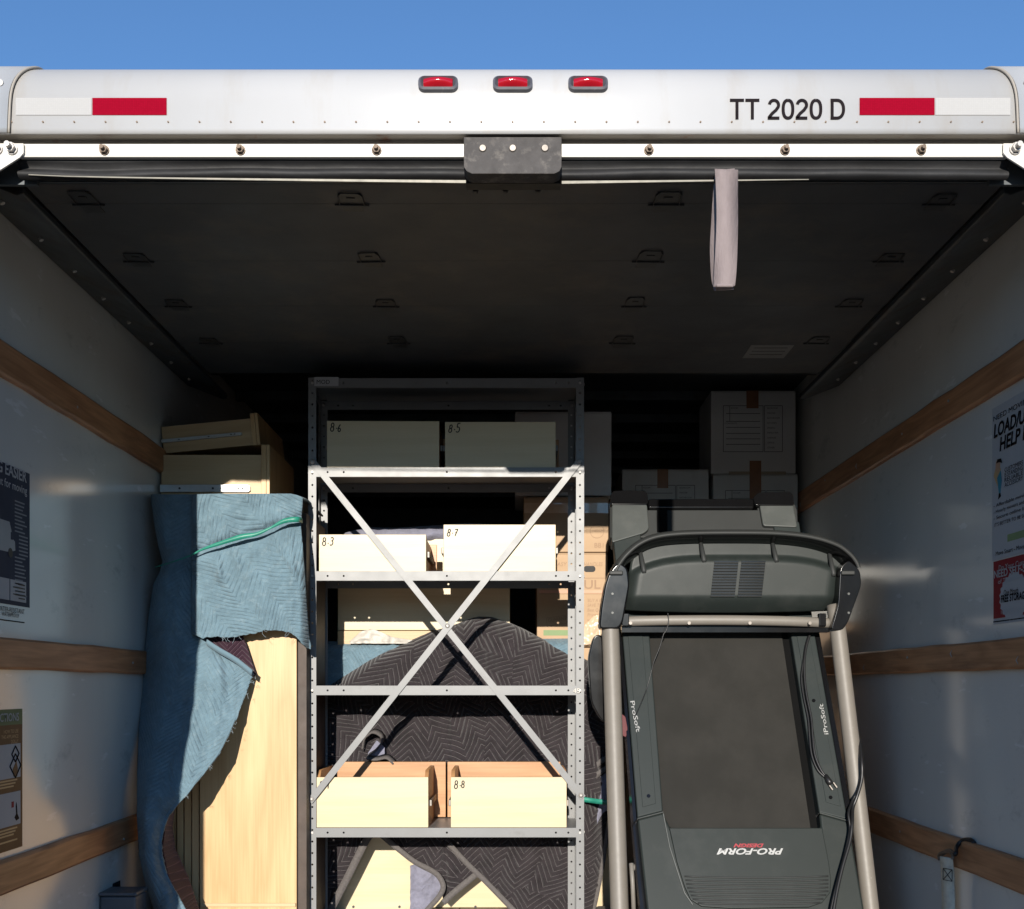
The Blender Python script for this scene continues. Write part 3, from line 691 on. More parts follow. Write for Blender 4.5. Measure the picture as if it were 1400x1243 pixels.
xr = np.interp(PY, [676, 690, 720, 740, 780, 830, 890], [415, 414, 411.5, 413.5, 417, 420, 425]); PX = 262 + (PX - 262) / (423 - 262) * (xr - 262)
D = 3.595 + .0 * PX + .012 * fbm(PX / 40, PY / 60, 31) + .006 * fbm(PX / 12, PY / 18, 41)
band = 752 - (PX - 278) * .325
D = D + .016 * np.exp(-((PY - band) / 7) ** 2) - .012 * np.clip((PY - band) / 60, 0, 1)
for (x0_, y0_, x1_, y1_, wd, hh) in ((296, 748, 302, 800, 4, .006), (318, 742, 330, 790, 4, .006), (345, 735, 352, 800, 5, .006), (395, 718, 404, 800, 4, .006), (310, 690, 325, 735, 5, .005), (285, 700, 300, 745, 4, .005), (350, 682, 365, 722, 6, .004), (372, 735, 416, 800, 4, .008), (285, 760, 340, 850, 6, .008), (300, 700, 400, 712, 6, .004), (330, 850, 350, 745, 5, .006), (395, 880, 400, 770, 5, .006)):
    vx, vy = x1_ - x0_, y1_ - y0_; L_ = math.hypot(vx, vy); nx_, ny_ = -vy / L_, vx / L_
    dist = (PX - x0_) * nx_ + (PY - y0_) * ny_; al = ((PX - x0_) * vx + (PY - y0_) * vy) / L_ ** 2
    D = D - hh * np.exp(-(dist / wd) ** 2) * np.exp(-((al - .5) / .45) ** 4)
D = D + .06 * np.clip((PX - 409) / 14, 0, 1) ** 2 - .03 * np.clip((278 - PX) / 14, 0, 1) * 0 + .03 * np.clip((270 - PX) / 8, 0, 1)
sheet('folded_flap', PX, PY, D, M['blue'], bl, .006, 8, .38, (.017, .085, 1.0, .0016), .045, -.55, 9, (.04, 0))
# maroon lining seen where the blanket turns
PX, PY, V = cols((280, 349), [(280, 866), (300, 868), (330, 866), (336, 880), (349, 922)], [(280, 873), (300, 888), (325, 905), (349, 926)], 30, 14)
sheet('lining', PX, PY, 3.632 + .01 * V, M['maroon'], bl, .003)
PX, PY, U = rows((1090, 1330), [(1090, 238), (1130, 226), (1160, 222), (1200, 230), (1245, 252), (1330, 290)], [(1090, 241), (1130, 236), (1160, 240), (1200, 258), (1245, 273), (1330, 300)], 16, 60)
sheet('lining', PX, PY, 3.46 + .15 * U, M['maroon'], bl, .003)
# stitched hem along the diagonal edge and the little rolled hem on top of it
hem = [(347, 921), (336, 950), (324, 980), (313, 1005), (300, 1030), (283, 1052), (268, 1070), (250, 1093)]
def hemd(y): return float(np.interp(y, HEM[0], HEM[1]))
pt = smooth_path([at(x - 2, y, hemd(y) + .001) for x, y in hem], 6)
MB().tube(pt, .0045, 8).build('hem', M['blue2'], bl, smooth=True)
pt = smooth_path([at(283, 878, 3.597), at(300, 889, 3.585), at(322, 902, 3.578), at(345, 920, 3.57)], 6)
mb = MB(); mb.ribbon(pt, [Vector((.002, -.002, .009))] * len(pt)); mb.build('hem', M['blue2'], bl, smooth=True, solid=.004)
mb = MB(); rr = random.Random(12)
for k in range(26):
    if k < 16:
        i = rr.uniform(0, len(hem) - 1.01); j = int(i); f_ = i - j
        x = hem[j][0] * (1 - f_) + hem[j + 1][0] * f_; y = hem[j][1] * (1 - f_) + hem[j + 1][1] * f_; dd = hemd(y) - .015; L_ = rr.uniform(2, 6)
        q = [(x, y), (x + L_ * .5, y + rr.uniform(-3, 3)), (x + L_, y + rr.uniform(-2, 6))]
    else:
        x = rr.uniform(300, 424); y = np.interp(x, *zip(*bot)) - 1; dd = 3.575; L_ = rr.uniform(3, 10)
        q = [(x, y), (x + rr.uniform(-3, 3), y + L_ * .5), (x + rr.uniform(-5, 5), y + L_)]
    mb.tube(smooth_path([at(a_, b_, dd) for a_, b_ in q], 3), .0005, 4)
o = mb.build('loose_thread', M['thread'], bl); o['kind'] = 'stuff'
# green band round it
gb = thing('green_stretch_band', 'thin green stretch-wrap band tied round the blue blanket', 'band', at(345, 730, 3.56))
c_ = [(214, 776, 3.665), (240, 768, 3.605), (262, 760, 3.585), (278, 752, 3.577), (298, 745, 3.573), (330, 735, 3.572), (352, 731, 3.573), (372, 722, 3.572), (390, 713, 3.571), (408, 711, 3.575), (414, 713, 3.62)]
hw = [.8, .9, 1.1, 1.6, 2.6, 3.6, 2.6, 1.7, 3.4, 3.6, 3]
pt = [at(*q) - Vector((0, .012, 0)) for q in c_]; sp_ = smooth_path(pt, 5); hws = np.interp(np.linspace(0, len(hw) - 1, len(sp_)), range(len(hw)), hw)
MB().ribbon(sp_, [Vector((.0003, -.001, h_ / F * 3.57)) for h_ in hws]).build('band', M['green'], gb, smooth=True, solid=.0015)

# ------------------------------------------------------------------ metal shelving unit
RX0, RX1, RY0, RY1 = -.7005, .2405, 3.75, 4.055
SK = -.013                           # the rear frame sits a little to the left (the rack leans out of square)
rack = thing('shelving_unit', 'grey perforated metal shelving unit with a crossed front brace', 'shelving unit', ((RX0 + RX1) / 2, 3.9, FLOOR))
def strip(mb, o, e, wv, L, W_, holes, r):
    """perforated sheet: length along e, width along wv, round holes centred in the width"""
    o = Vector(o); e = Vector(e); wv = Vector(wv); hs = sorted(holes); p = 0.0
    def P(a, b): return o + e * a + wv * b
    hw_ = min(W_ / 2, .0115)
    for h in hs:
        if h - hw_ > p + 1e-5: mb.add([P(p, 0), P(h - hw_, 0), P(h - hw_, W_), P(p, W_)], [(0, 1, 2, 3)])
        c = W_ / 2
        outer = [(h - hw_, 0), (h, 0), (h + hw_, 0), (h + hw_, c), (h + hw_, W_), (h, W_), (h - hw_, W_), (h - hw_, c)]
        inner = [(h + r * math.cos(math.radians(t)), c + r * math.sin(math.radians(t))) for t in (225, 270, 315, 0, 45, 90, 135, 180)]
        mb.add([P(*q) for q in outer] + [P(*q) for q in inner], [(i, (i + 1) % 8, 8 + (i + 1) % 8, 8 + i) for i in range(8)])
        p = h + hw_
    if p < L - 1e-5: mb.add([P(p, 0), P(L, 0), P(L, W_), P(p, W_)], [(0, 1, 2, 3)])
ztop = at(0, 516.5, 3.75).z
Hh = ztop - FLOOR; pw = .0265
holes = [at(0, 537.5 + 15.72 * k, 3.75).z - FLOOR for k in range(60)]; holes = [h for h in holes if .03 < h < Hh - .01] + [Hh - .012]
def post(x_out, sx, y_face, sy):
    mb = MB()
    strip(mb, (x_out, y_face, FLOOR), (0, 0, 1), (sx, 0, 0), Hh, pw, holes, .0036)
    strip(mb, (x_out, y_face, FLOOR), (0, 0, 1), (0, sy, 0), Hh, pw + .006, holes, .0036)
    o = mb.build('post', M['shelf'], rack); md = o.modifiers.new('solid', 'SOLIDIFY'); md.thickness = .0018; md.offset = 0
    return o
post(RX0, 1, RY0, 1); post(RX1, -1, RY0, 1); post(RX0 + SK, 1, RY1, -1); post(RX1 + SK, -1, RY1, -1)
lip_h = .031
sh_y = [(523.5, 0), (645.5, 1), (787.5, 2), (944, 3), (1138.5, 4), (1290, 5)]
shz = {}
for py, k in sh_y:
    zc = at(0, py, 3.748).z; z1 = zc + lip_h / 2; shz[k] = z1
    xa, xb = RX0 + .003, RX1 - .003
    mb = MB(); yf = RY0 - .0035 if False else RY0 + .003
    px_h = [(px - CX) / F * 3.75 - (RX0 + pw) for px in (448, 470, 611, 760, 777)]
    strip(mb, (RX0 + pw, RY0 - .001, z1 - lip_h), (1, 0, 0), (0, 0, 1), RX1 - RX0 - 2 * pw, lip_h, px_h, .0036)
    mb.add([(RX0 + pw, RY0 - .001, z1), (RX1 - pw, RY0 - .001, z1), (RX1 - pw + SK, RY1 - .003, z1), (RX0 + pw + SK, RY1 - .003, z1)], [(0, 1, 2, 3)])
    mb.add([(RX0 + .004, RY0 + .03, z1 - .0005), (RX0 + pw, RY0 + .03, z1 - .0005), (RX0 + pw + SK, RY1 - .03, z1 - .0005), (RX0 + .004 + SK, RY1 - .03, z1 - .0005)], [(0, 1, 2, 3)])
    mb.add([(RX1 - pw, RY0 + .03, z1 - .0005), (RX1 - .004, RY0 + .03, z1 - .0005), (RX1 - .004 + SK, RY1 - .03, z1 - .0005), (RX1 - pw + SK, RY1 - .03, z1 - .0005)], [(0, 1, 2, 3)])
    strip(mb, (RX0 + pw + SK, RY1 - .003, z1 - lip_h), (1, 0, 0), (0, 0, 1), RX1 - RX0 - 2 * pw, lip_h, px_h, .0036)
    for x in (RX0 + .004, RX1 - .004):
        mb.add([(x, RY0 + .03, z1), (x + SK, RY1 - .03, z1), (x + SK, RY1 - .03, z1 - lip_h), (x, RY0 + .03, z1 - lip_h)], [(0, 1, 2, 3)])
    # folded return of the lip underneath
    mb.add([(RX0 + pw, RY0 - .001, z1 - lip_h), (RX1 - pw, RY0 - .001, z1 - lip_h), (RX1 - pw, RY0 + .012, z1 - lip_h), (RX0 + pw, RY0 + .012, z1 - lip_h)], [(0, 1, 2, 3)])
    o = mb.build('shelf', M['shelf'], rack); md = o.modifiers.new('solid', 'SOLIDIFY'); md.thickness = .0012; md.offset = 0
    bo = MB()
    for x in (RX0 + pw / 2, RX1 - pw / 2):
        q = Vector((x, RY0, zc)); bo.cyl(q + Vector((0, .003, 0)), q - Vector((0, .0035, 0)), .0055, 12, .004)
    for x, y, n_ in ((RX0, RY0 + .018, -1), (RX1, RY0 + .018, 1), (RX0 + SK + .012, RY1, 0), (RX1 + SK - .012, RY1, 0)):
        if n_: bo.cyl((x - n_ * .002, y, zc), (x + n_ * .004, y, zc), .005, 10, .004)
        else: bo.cyl((x, y - .008, zc), (x, y + .002, zc), .005, 8)
    bo.build('shelf_bolt', M['screw'], o)['kind'] = 'stuff'
def brace(p, q, dy):
    a = at(*p, 3.75); b = at(*q, 3.75); a.y = b.y = RY0 - dy; t = (b - a).normalized(); n = Vector((-t.z, 0, t.x)); hwid = .0108
    mb = MB(); mb.prism([a - n * hwid - t * .012, b - n * hwid + t * .012, b + n * hwid + t * .012, a + n * hwid - t * .012], (0, .0022, 0))
    return mb.build('brace', M['shelf'], rack)
b1 = brace((428, 632), (794, 1087), .006); b2 = brace((791.5, 632), (427, 1092), .010)
for o, L_ in ((b1, ((428, 632), (794, 1087), (612, 856))), (b2, ((791.5, 632), (427, 1092)))):
    for q in L_:
        c = at(*q, 3.75); c.y = RY0 - .010
        mb = MB(); mb.cyl(c, c - Vector((0, .004, 0)), .0085, 14, .006); mb.cyl(c - Vector((0, .004, 0)), c - Vector((0, .006, 0)), .006, 10, .003); mb.build('brace_bolt', M['screw'], o)
a = at(430, 528, 3.75); b = at(463, 516, 3.75)
lb = MB().box(a.x, b.x, RY0 - .0035, RY0 - .0022, a.z, b.z).build('label_sticker', M['poster_white'], rack)
text('lettering', 'MOD', M['ink'], lb, at(433, 525, 3.745) , (1, 0, 0), (0, 0, 1), .014)
text('lettering', '45', M['paper'], rack, at(783.5, 948, 3.742), (1, 0, 0), (0, 0, 1), .017, bold=.01)

# drawers on the shelves
def rack_drawer(label, x0, x1, z0, h_, y0, num, extra=.02, dep=.27, fo=(.02, .02), rz=0, yaw=0, num_off=.012):
    w_ = x1 - x0
    t = thing('drawer', label, 'drawer', ((x0 + x1) / 2, y0, z0), 'drawers standing on the metal shelves', local=True)
    X = w_ / 2
    MB().box(-X, X, 0, .013, .0, h_).build('back_panel', M['plain_ply'], t, bevel=.0012)
    for s in (-1, 1):
        a_, b_ = sorted((s * X, s * (X - .013)))
        MB().prism([(a_, .0135, 0), (a_, dep - .001, 0), (a_, dep - .001, h_ + extra), (a_, .04, h_ + extra), (a_, .0135, h_)], (b_ - a_, 0, 0)).build('side_panel', M['drawer_in'], t, bevel=.001)
        q0, q1 = sorted((s * (X + .001), s * (X + .010)))
        MB().box(q0, q1, .035, dep - .01, h_ * .40, h_ * .40 + .022).build('drawer_runner', M['runner'], t, bevel=.002)
    MB().box(-X + .0135, X - .0135, .0135, dep - .001, .010, .016).build('bottom', M['drawer_in'], t)
    MB().box(-X - fo[0], X + fo[1], dep, dep + .018, -.0 + .003, h_ + extra + .012).build('front_board', M['drawer_in'], t, bevel=.0015)
    if num:
        handwriting(num, (-X + num_off, -.0007, h_ - .038), .028, int(x0 * 1000), M['pencil'], t)
    t.rotation_euler = (0, rz, yaw)
    return t
def X_(px, d=3.74): return (px - CX) / F * d
e = .0012
rack_drawer('shaded drawer handwritten 8.6 at the left end of the upper shelf', X_(446), X_(600), shz[1] + e, .160, 3.757, '8.6', yaw=.012, extra=-.012)
rack_drawer('shaded drawer handwritten 8.5 at the right end of the upper shelf', X_(608), X_(760), shz[1] + e, .157, 3.757, '8.5', yaw=-.006, extra=-.012)
rack_drawer('shallow drawer handwritten 8.3 behind the brace on the second shelf', X_(435), X_(582), shz[2] + e, .126, 3.757, '8.3', yaw=.008, extra=-.012)
rack_drawer('tall sunlit drawer handwritten 8.7 on the second shelf', X_(606), X_(760), shz[2] + e, .160, 3.757, '8.7', fo=(.012, .012), extra=-.012)
rack_drawer('empty open drawer on the lower shelf, brace over its left corner', X_(430.5), X_(585), shz[4] + e, .172, 3.757, '8.1', extra=.022, fo=(-.03, .043))
rack_drawer('open drawer handwritten 8.8 beside the other open one on the lower shelf', X_(616), X_(775), shz[4] + e, .172, 3.757, '8.8', extra=.022, fo=(.028, -.01))

# ------------------------------------------------------------------ things behind the rack
# pale cabinet under the charcoal blanket
fc = thing('pale_cabinet', 'pale wooden cabinet showing below the charcoal blanket', 'cabinet', (-.15, 4.25, FLOOR))
x0, x1 = X_(452, 4.22), X_(566, 4.22)
MB().box(x0, x1, 4.22, 4.24, FLOOR, EYE - .35).build('side_panel', M['plain_ply'], fc, bevel=.002)
x2, x3 = X_(572, 4.26), X_(838, 4.26)
MB().box(x2, x3, 4.26, 4.28, FLOOR, EYE - .35).build('front_panel', M['plain_ply'], fc, bevel=.002)
MB().box(x0, x1, 4.2405, 4.2795, FLOOR + .01, EYE - .36).build('frame', M['drawer_in'], fc)
MB().box(x0, x3, 4.281, 4.40, FLOOR, EYE - .351).build('carcass', M['cabinet'], fc)
mb = MB()
for px in (483, 546, 650, 700): p = at(px, 1240, 4.215 if px < 566 else 4.256); mb.cyl(p, p + Vector((0, .02, 0)), .005, 8)
mb.build('screw', M['hinge'], fc)
# wooden drawer unit behind shelf two
bc = thing('wooden_drawer_unit', 'wooden drawer unit behind the shelving with pale rails', 'cabinet', (-.3, 4.42, FLOOR))
a = at(462, 880, 4.215); b = at(697, 737, 4.215)
MB().box(a.x, b.x, 4.215, 4.23, EYE + .215, b.z).build('side_panel', M['plain_ply'], bc, bevel=.001)
MB().box(a.x, b.x, 4.207, 4.23, EYE + .150, EYE + .212).build('rail', M['maple_x'], bc, bevel=.002)
MB().box(a.x, b.x, 4.225, 4.24, EYE - .34, EYE + .147).build('front_panel', M['plain_ply'], bc)
MB().box(a.x, b.x, 4.241, 4.80, EYE - .345, b.z - .01).build('carcass', M['cabinet'], bc)
# grey quilt lying on it
gq = thing('lilac_blanket', 'lilac grey quilt folded on the wooden drawer unit', 'blanket', at(540, 735, 4.35))
PX, PY, V = cols((470, 704), [(470, 729), (500, 721), (540, 722), (585, 719), (640, 715), (704, 719)], [(470, 742), (704, 742)], 90, 16)
D = 4.23 - .04 * np.sin(V * math.pi) + .02 * fbm(PX / 14, PY / 30, 6)
sheet('quilt', PX, PY, D, M['lilac'], gq, .01, 4, .25)
# second blue blanket
b2_ = thing('folded_blue_blanket', 'folded blue blanket behind the shelving above the charcoal one', 'blanket', at(520, 940, 4.33))
PX, PY, V = cols((440, 790), [(440, 880), (480, 879), (520, 878), (560, 875), (640, 877), (790, 876)], [(440, 1000), (790, 1000)], 120, 40)
D = 4.185 + .012 * fbm(PX / 30, PY / 20, 17) + .006 * fbm(PX / 9, PY / 9, 19) + .04 * np.clip(1 - V * 12, 0, 1) ** 2
sheet('blanket', PX, PY, D, M['blue'], b2_, .008, 4, .08, (.017, .085, 1.0, .0012), .02, .3)
# crumpled packing paper
pp = thing('packing_paper', 'crumpled white packing paper lying on the folded blue blanket', 'paper', at(510, 876, 4.33))
PX, PY, V = cols((478, 575), [(478, 877), (487, 869), (494, 863), (508, 860), (518, 863), (536, 871), (575, 877)], [(478, 880), (575, 880)], 40, 16)
D = 4.185 + .02 * fbm(PX / 8, PY / 8, 51) - .012 * V
sheet('paper_sheet', PX, PY, D, M['paper'], pp, .001)
# charcoal quilted blanket
cb = thing('charcoal_blanket', 'charcoal chevron-quilted moving blanket draped behind the shelving', 'blanket', (.0, 4.1, FLOOR))
top = [(436, 950), (455, 933), (470, 925), (500, 905), (530, 890), (560, 877), (590, 864), (620, 855), (640, 848), (655, 843.5), (672, 845), (690, 850), (715, 861), (745, 877), (775, 893), (800, 903), (818, 913), (842, 940)]
bot = [(436, 1285), (455, 1241), (476, 1200), (497, 1158), (510, 1143), (525, 1146), (545, 1164), (567, 1181), (585, 1191), (600, 1200), (605, 1210), (607, 1232), (612, 1227), (630, 1213), (653, 1194.5), (672, 1213), (702, 1243), (735, 1276), (770, 1310), (800, 1310), (812, 1232), (822, 1180), (830, 1120), (842, 1090)]
PX, PY, V = cols((436, 842), top, bot, 520, 460)
D = 4.13 - .05 * np.sin(np.clip(V, 0, 1) ** .6 * math.pi) + .045 * fbm(PX / 60, PY / 120, 61) + .020 * fbm(PX / 20, PY / 45, 63)
def ridge(x0_, y0_, x1_, y1_, wd, hh):
    vx, vy = x1_ - x0_, y1_ - y0_; L_ = math.hypot(vx, vy); nx_, ny_ = -vy / L_, vx / L_
    dist = (PX - x0_) * nx_ + (PY - y0_) * ny_; al = ((PX - x0_) * vx + (PY - y0_) * vy) / L_ ** 2
    return hh * np.exp(-(dist / wd) ** 2) * np.exp(-((al - .5) / .55) ** 6)
D = D - ridge(672, 843, 690, 940, 9, .025) + ridge(661, 860, 662, 940, 4, .015) - ridge(610, 990, 612, 1060, 10, .012) + ridge(618, 980, 619, 1060, 4, .012)
D = D - ridge(470, 1060, 560, 985, 14, .015) + ridge(608, 1145, 609, 1240, 4, .02) - ridge(740, 980, 790, 1060, 10, .012) - ridge(650, 1000, 700, 1100, 16, .012)
D = D + .07 * np.clip(1 - V / .06, 0, 1) ** 2
D = D + .12 * np.clip((PX - 800) / 42, 0, 1) ** 2
D = D - .03 * np.clip((PY - 1100) / 100, 0, 1)
# cloth coordinates that drift between the folds so the chevrons change direction
FACETS = [(540, 915, .75), (600, 900, .35), (640, 905, -.1), (668, 900, -1.1), (735, 905, .55), (470, 1010, -.7), (545, 1010, .15), (625, 1010, -.45), (700, 1015, 0.0), (765, 1010, .5),
          (470, 1200, .9), (560, 1160, .25), (640, 1170, .05), (700, 1170, .12), (760, 1200, .45), (740, 1250, .2), (812, 960, 1.3), (815, 1050, -.9), (815, 1140, .4), (620, 1230, -.6)]
me_ = sheet('quilted_cloth', PX, PY, D, M['black'], cb, .006, 6, .18, None, .03, 0, 15, facets=FACETS, puff=(.025, .066, 1.1, .0045))
PX, PY, V = cols((561, 608), [(561, 1184), (567, 1182), (590, 1193), (602, 1202), (608, 1214)], [(561, 1262), (583, 1246), (595, 1228), (604, 1219), (608, 1215)], 40, 40)
D = 4.14 + .02 * fbm(PX / 14, PY / 20, 71) + .03 * V
sheet('lining', PX, PY, D, M['lilac'], cb, .004)
def bind(pts, d, hw_=3.6):
    p = smooth_path([at(x, y, d) for x, y in pts], 8); ns = []
    for i in range(len(p)):
        t = (p[min(i + 1, len(p) - 1)] - p[max(i - 1, 0)]).normalized(); ns.append(Vector((-t.z, 0, t.x)) * hw_ / F * d)
    b_ = MB().ribbon(p, ns).build('binding', M['binding'], cb, smooth=True, solid=.006)
    mb = MB()
    for off in (-.45, .45):
        for i in range(0, len(p) - 1):
            for q in (0, .5):
                A = p[i].lerp(p[i + 1], q) + ns[i] * off + Vector((0, -.002, 0)); B = p[i].lerp(p[i + 1], q + .3) + ns[i] * off + Vector((0, -.002, 0))
                mb.tube([A, B], .0008, 4)
    mb.build('stitching', M['strap'], b_)
bind([(436, 1277), (456, 1237), (477, 1196), (499, 1152), (507, 1141)], 4.06, 5)
bind([(522, 1142), (545, 1161), (567, 1178), (588, 1189), (600, 1198), (606, 1212), (600, 1226), (585, 1243), (570, 1262)], 4.055)
bind([(606, 1234), (622, 1219), (654, 1193)], 4.07, 4.2)
bind([(614, 1154), (640, 1182), (662, 1203), (702, 1244), (735, 1277)], 4.05)
bind([(842, 1090), (832, 1130), (824, 1180), (814, 1232), (806, 1262)], 4.12, 3)
# the folded corner loop of the blanket
lp = smooth_path([at(496, 1022, 4.03), at(499, 1008, 4.02), at(510, 999, 4.01), at(522, 1004, 4.02), at(524, 1014, 4.03), at(514, 1026, 4.03), at(504, 1034, 4.02), at(516, 1036, 4.02), at(530, 1034, 4.03), at(540, 1042, 4.04)], 6)
MB().ribbon(lp, [Vector((.003, .018, .006))] * len(lp)).build('folded_corner', M['binding'], cb, smooth=True, solid=.005)
PX, PY, V = cols((503, 526), [(503, 1030), (515, 1012), (526, 1022)], [(503, 1033), (515, 1034), (526, 1031)], 14, 12)
sheet('lining', PX, PY, 4.035 + 0 * V, M['lilac'], cb, .003)
gs = thing('green_stretch_band', 'green stretch band between the shelving and the treadmill', 'band', at(815, 1095, 4.0))
pt = smooth_path([at(790, 1092, 4.03), at(805, 1094, 4.02), at(820, 1096, 4.0), at(834, 1097, 3.99)], 5)
MB().ribbon(pt, [Vector((0, -.001, .009))] * len(pt)).build('band', M['green'], gs, smooth=True, solid=.002)
# grey straps/quilt bulge right of the rack
for pts in ([(800, 1066), (812, 1050), (826, 1038), (842, 1030)], [(802, 1082), (812, 1064), (826, 1052), (842, 1046)]):
    bind(pts, 4.10, 3.5)
PX, PY, V = cols((800, 842), [(800, 1072), (820, 1060), (842, 1052)], [(800, 1160), (812, 1135), (824, 1112), (842, 1100)], 24, 40)
sheet('lining', PX, PY, 4.12 + .02 * fbm(PX / 8, PY / 14, 5), M['lilac'], cb, .003)

# ------------------------------------------------------------------ boxes
def carton(name, label, x0, y0, x1, y1, d, dep, m, group, seam=True):
    a = at(x0, y1, d); b = at(x1, y0, d); w_ = b.x - a.x; h_ = b.z - a.z
    t = thing(name, label, 'box', ((a.x + b.x) / 2, d, a.z), group, local=True); t['w'] = w_; X = w_ / 2
    MB().box(-X, X, 0, dep, 0, h_ - .004).build('carton', m, t, bevel=.004)
    MB().box(-X + .001, X - .001, .001, dep / 2 - .001, h_ - .0038, h_).build('flap', m, t, bevel=.001)
    MB().box(-X + .001, X - .001, dep / 2 + .001, dep - .001, h_ - .0038, h_).build('flap', m, t, bevel=.001)
    return t, X, h_
def lines(name, segs, m, parent, y=-.0008, th=.0022):
    mb = MB()
    for x0, z0, x1, z1 in segs:
        if abs(x1 - x0) > abs(z1 - z0): mb.box(x0, x1, y, 0, z0 - th / 2, z0 + th / 2)
        else: mb.box(x0 - th / 2, x0 + th / 2, y, 0, z0, z1)
    return mb.build(name, m, parent)
BX = 'cartons stacked at the back of the truck'
KK = 4.72 / F
def form(t, X, H, x0, z1, sc=1.0, rowsn=8):
    """printed contents form, origin top-left"""
    w1, w2, hh = .160 * sc, .072 * sc, .185 * sc
    s = [(x0, z1, x0 + w1, z1), (x0, z1 - hh, x0 + w1, z1 - hh), (x0, z1 - hh, x0, z1), (x0 + w1, z1 - hh, x0 + w1, z1),
         (x0 + w1 + .006, z1, x0 + w1 + .006 + w2, z1), (x0 + w1 + .006, z1 - hh, x0 + w1 + .006 + w2, z1 - hh), (x0 + w1 + .006, z1 - hh, x0 + w1 + .006, z1), (x0 + w1 + .006 + w2, z1 - hh, x0 + w1 + .006 + w2, z1)]
    for f in (.17, .34, .47, .60, .72, .84): s.append((x0 + .012, z1 - hh * f, x0 + w1 - .012, z1 - hh * f))
    s.append((x0 + .028, z1 - hh * .34, x0 + .028, z1))
    o = lines('printed_form', s, M['print'], t)
    text('lettering', 'ROOM', M['print'], o, (x0 + .034, -.0005, z1 - .014), (1, 0, 0), (0, 0, 1), .007)
    text('lettering', 'CONTENTS', M['print'], o, (x0 + .006, -.0005, z1 - hh * .34 - .012), (1, 0, 0), (0, 0, 1), .007)
    for k, wd in enumerate(('BEDROOM', 'MASTER', 'BATHROOM', 'KITCHEN', 'DINING', 'FAMILY RM', 'GARAGE', 'OFFICE', 'OTHER')):
        text('lettering', wd, M['print'], o, (x0 + w1 + .018, -.0005, z1 - .014 - k * hh * .107), (1, 0, 0), (0, 0, 1), .0068)
    return o
d = 4.72
t, X, H = carton('white_carton', 'upper white carton of the stack beside the right wall', 972, 534.5, 1088, 647.5, d, .30, M['white_card'], BX)
form(t, X, H, -X + .053, H - .064, 1.07)
MB().box(-.03, .022, -.0012, 0, H - .075, H + .001).build('tape', M['tape'], t)
t.rotation_euler[2] = .0
t2, X, H = carton('white_carton', 'lower white carton under the tall one beside the right wall', 975, 648.5, 1091, 850, d, .30, M['white_card'], BX)
form(t2, X, H, -X + .053, H - .07, 1.07)
MB().box(-.026, .024, -.0014, 0, H - .115, H + .058).build('tape', M['tape'], t2)
MB().box(-.115, .130, -.0009, 0, H - .002, H + .012).build('tape', mat('faded_tape', (.30, .25, .18), .4), t2)
t3, X, H = carton('white_carton', 'low white carton with tape between dark gap and the stacked cartons', 850.5, 642, 969, 790, d, .34, M['white_card'], BX)
form(t3, X, H, -X + .058, H - .068, 1.07)
MB().box(-.035, .012, -.0013, 0, H - .08, H + .001).build('tape', M['tape'], t3)
t4, X, H = carton('white_carton', 'plain white carton standing on brown boxes behind the rack', 704, 563, 836, 678, 4.30, .36, M['white_card'], BX)
lines('printed_form', [(X - .12, .003, X - .02, .003)], M['paper'], t4)
d = 4.28
t5, X, H = carton('brown_carton', 'upper brown carton with glossy packing tape behind the rack', 716, 680, 832, 755, d, .36, M['card'], BX)
MB().box(-X + .002, X - .002, -.0015, 0, H - .062, H - .022).build('packing_tape', M['clear'], t5)
text('lettering', 'BB1', M['print_brown'], t5, (X - .055, -.0006, .018), (1, 0, 0), (0, 0, 1), .018, bold=.01)
mb = MB(); mb.tube([(X - .045 + .027 * math.cos(a_), -.0004, .082 + .027 * math.sin(a_)) for a_ in np.linspace(0, 6.283, 22)], .0012, 4); rg = mb.build('logo_ring', M['print_brown'], t5)
text('lettering', 'MEDIUM', M['print_brown'], rg, (X - .062, -.0006, .080), (1, 0, 0), (0, 0, 1), .008)
t6, X, H = carton('brown_carton', 'lower brown moving carton with oval hand hole behind the rack', 734, 756, 831, 884, d, .36, M['card'], BX)
def bx(px): return (px - (734 + 831) / 2) / F * d
def bz(py): return (884 - py) / F * d
text('lettering', 'EASY', M['print_brown'], t6, (bx(758), -.0006, bz(774)), (1, 0, 0), (0, 0, 1), .015, shear=.2)
text('lettering', 'HANDLES', M['print_brown'], t6, (bx(798), -.0006, bz(774)), (1, 0, 0), (0, 0, 1), .015, width=26 / F * d, shear=.2)
MB().prism([(bx(806) + x, -.001, bz(778) + z) for x, z in rrect(.046, .024, .0115)], (0, .0016, 0)).build('hand_hole', M['rubber'], t6)
text('lettering', 'UHAUL', M['print_brown'], t6, (bx(758), -.0006, bz(805)), (1, 0, 0), (0, 0, 1), .034, width=63 / F * d, bold=.01)
lines('printed_line', [(bx(737), bz(790.5), bx(829), bz(790.5)), (bx(737), bz(812), bx(829), bz(812))], M['print_brown'], t6)
MB().box(bx(737), bx(829), -.0006, 0, bz(811), bz(807)).build('printed_stripe', M['print_pink'], t6)
for k, s_ in enumerate(("'BUY A BOX", 'SAVE TREES', 'Best Quality', 'Prices Low', 'with us or', 'FREE')):
    text('lettering', s_, M['print_brown'], t6, (bx(803), -.0006, bz(823 + 6.6 * k)), (1, 0, 0), (0, 0, 1), .0125, width=None if k == 5 else 27 / F * d, shear=.2)
c_, s_ = math.cos(.14), math.sin(.14)
text('lettering', 'GUARANTEE', M['print_brown'], t6, (bx(750), -.0006, bz(851)), (c_, 0, s_), (-s_, 0, c_), .015, width=30 / F * d, bold=.01)
mb = MB(); q = [(748, 856), (782, 851), (783, 840), (747, 845)]
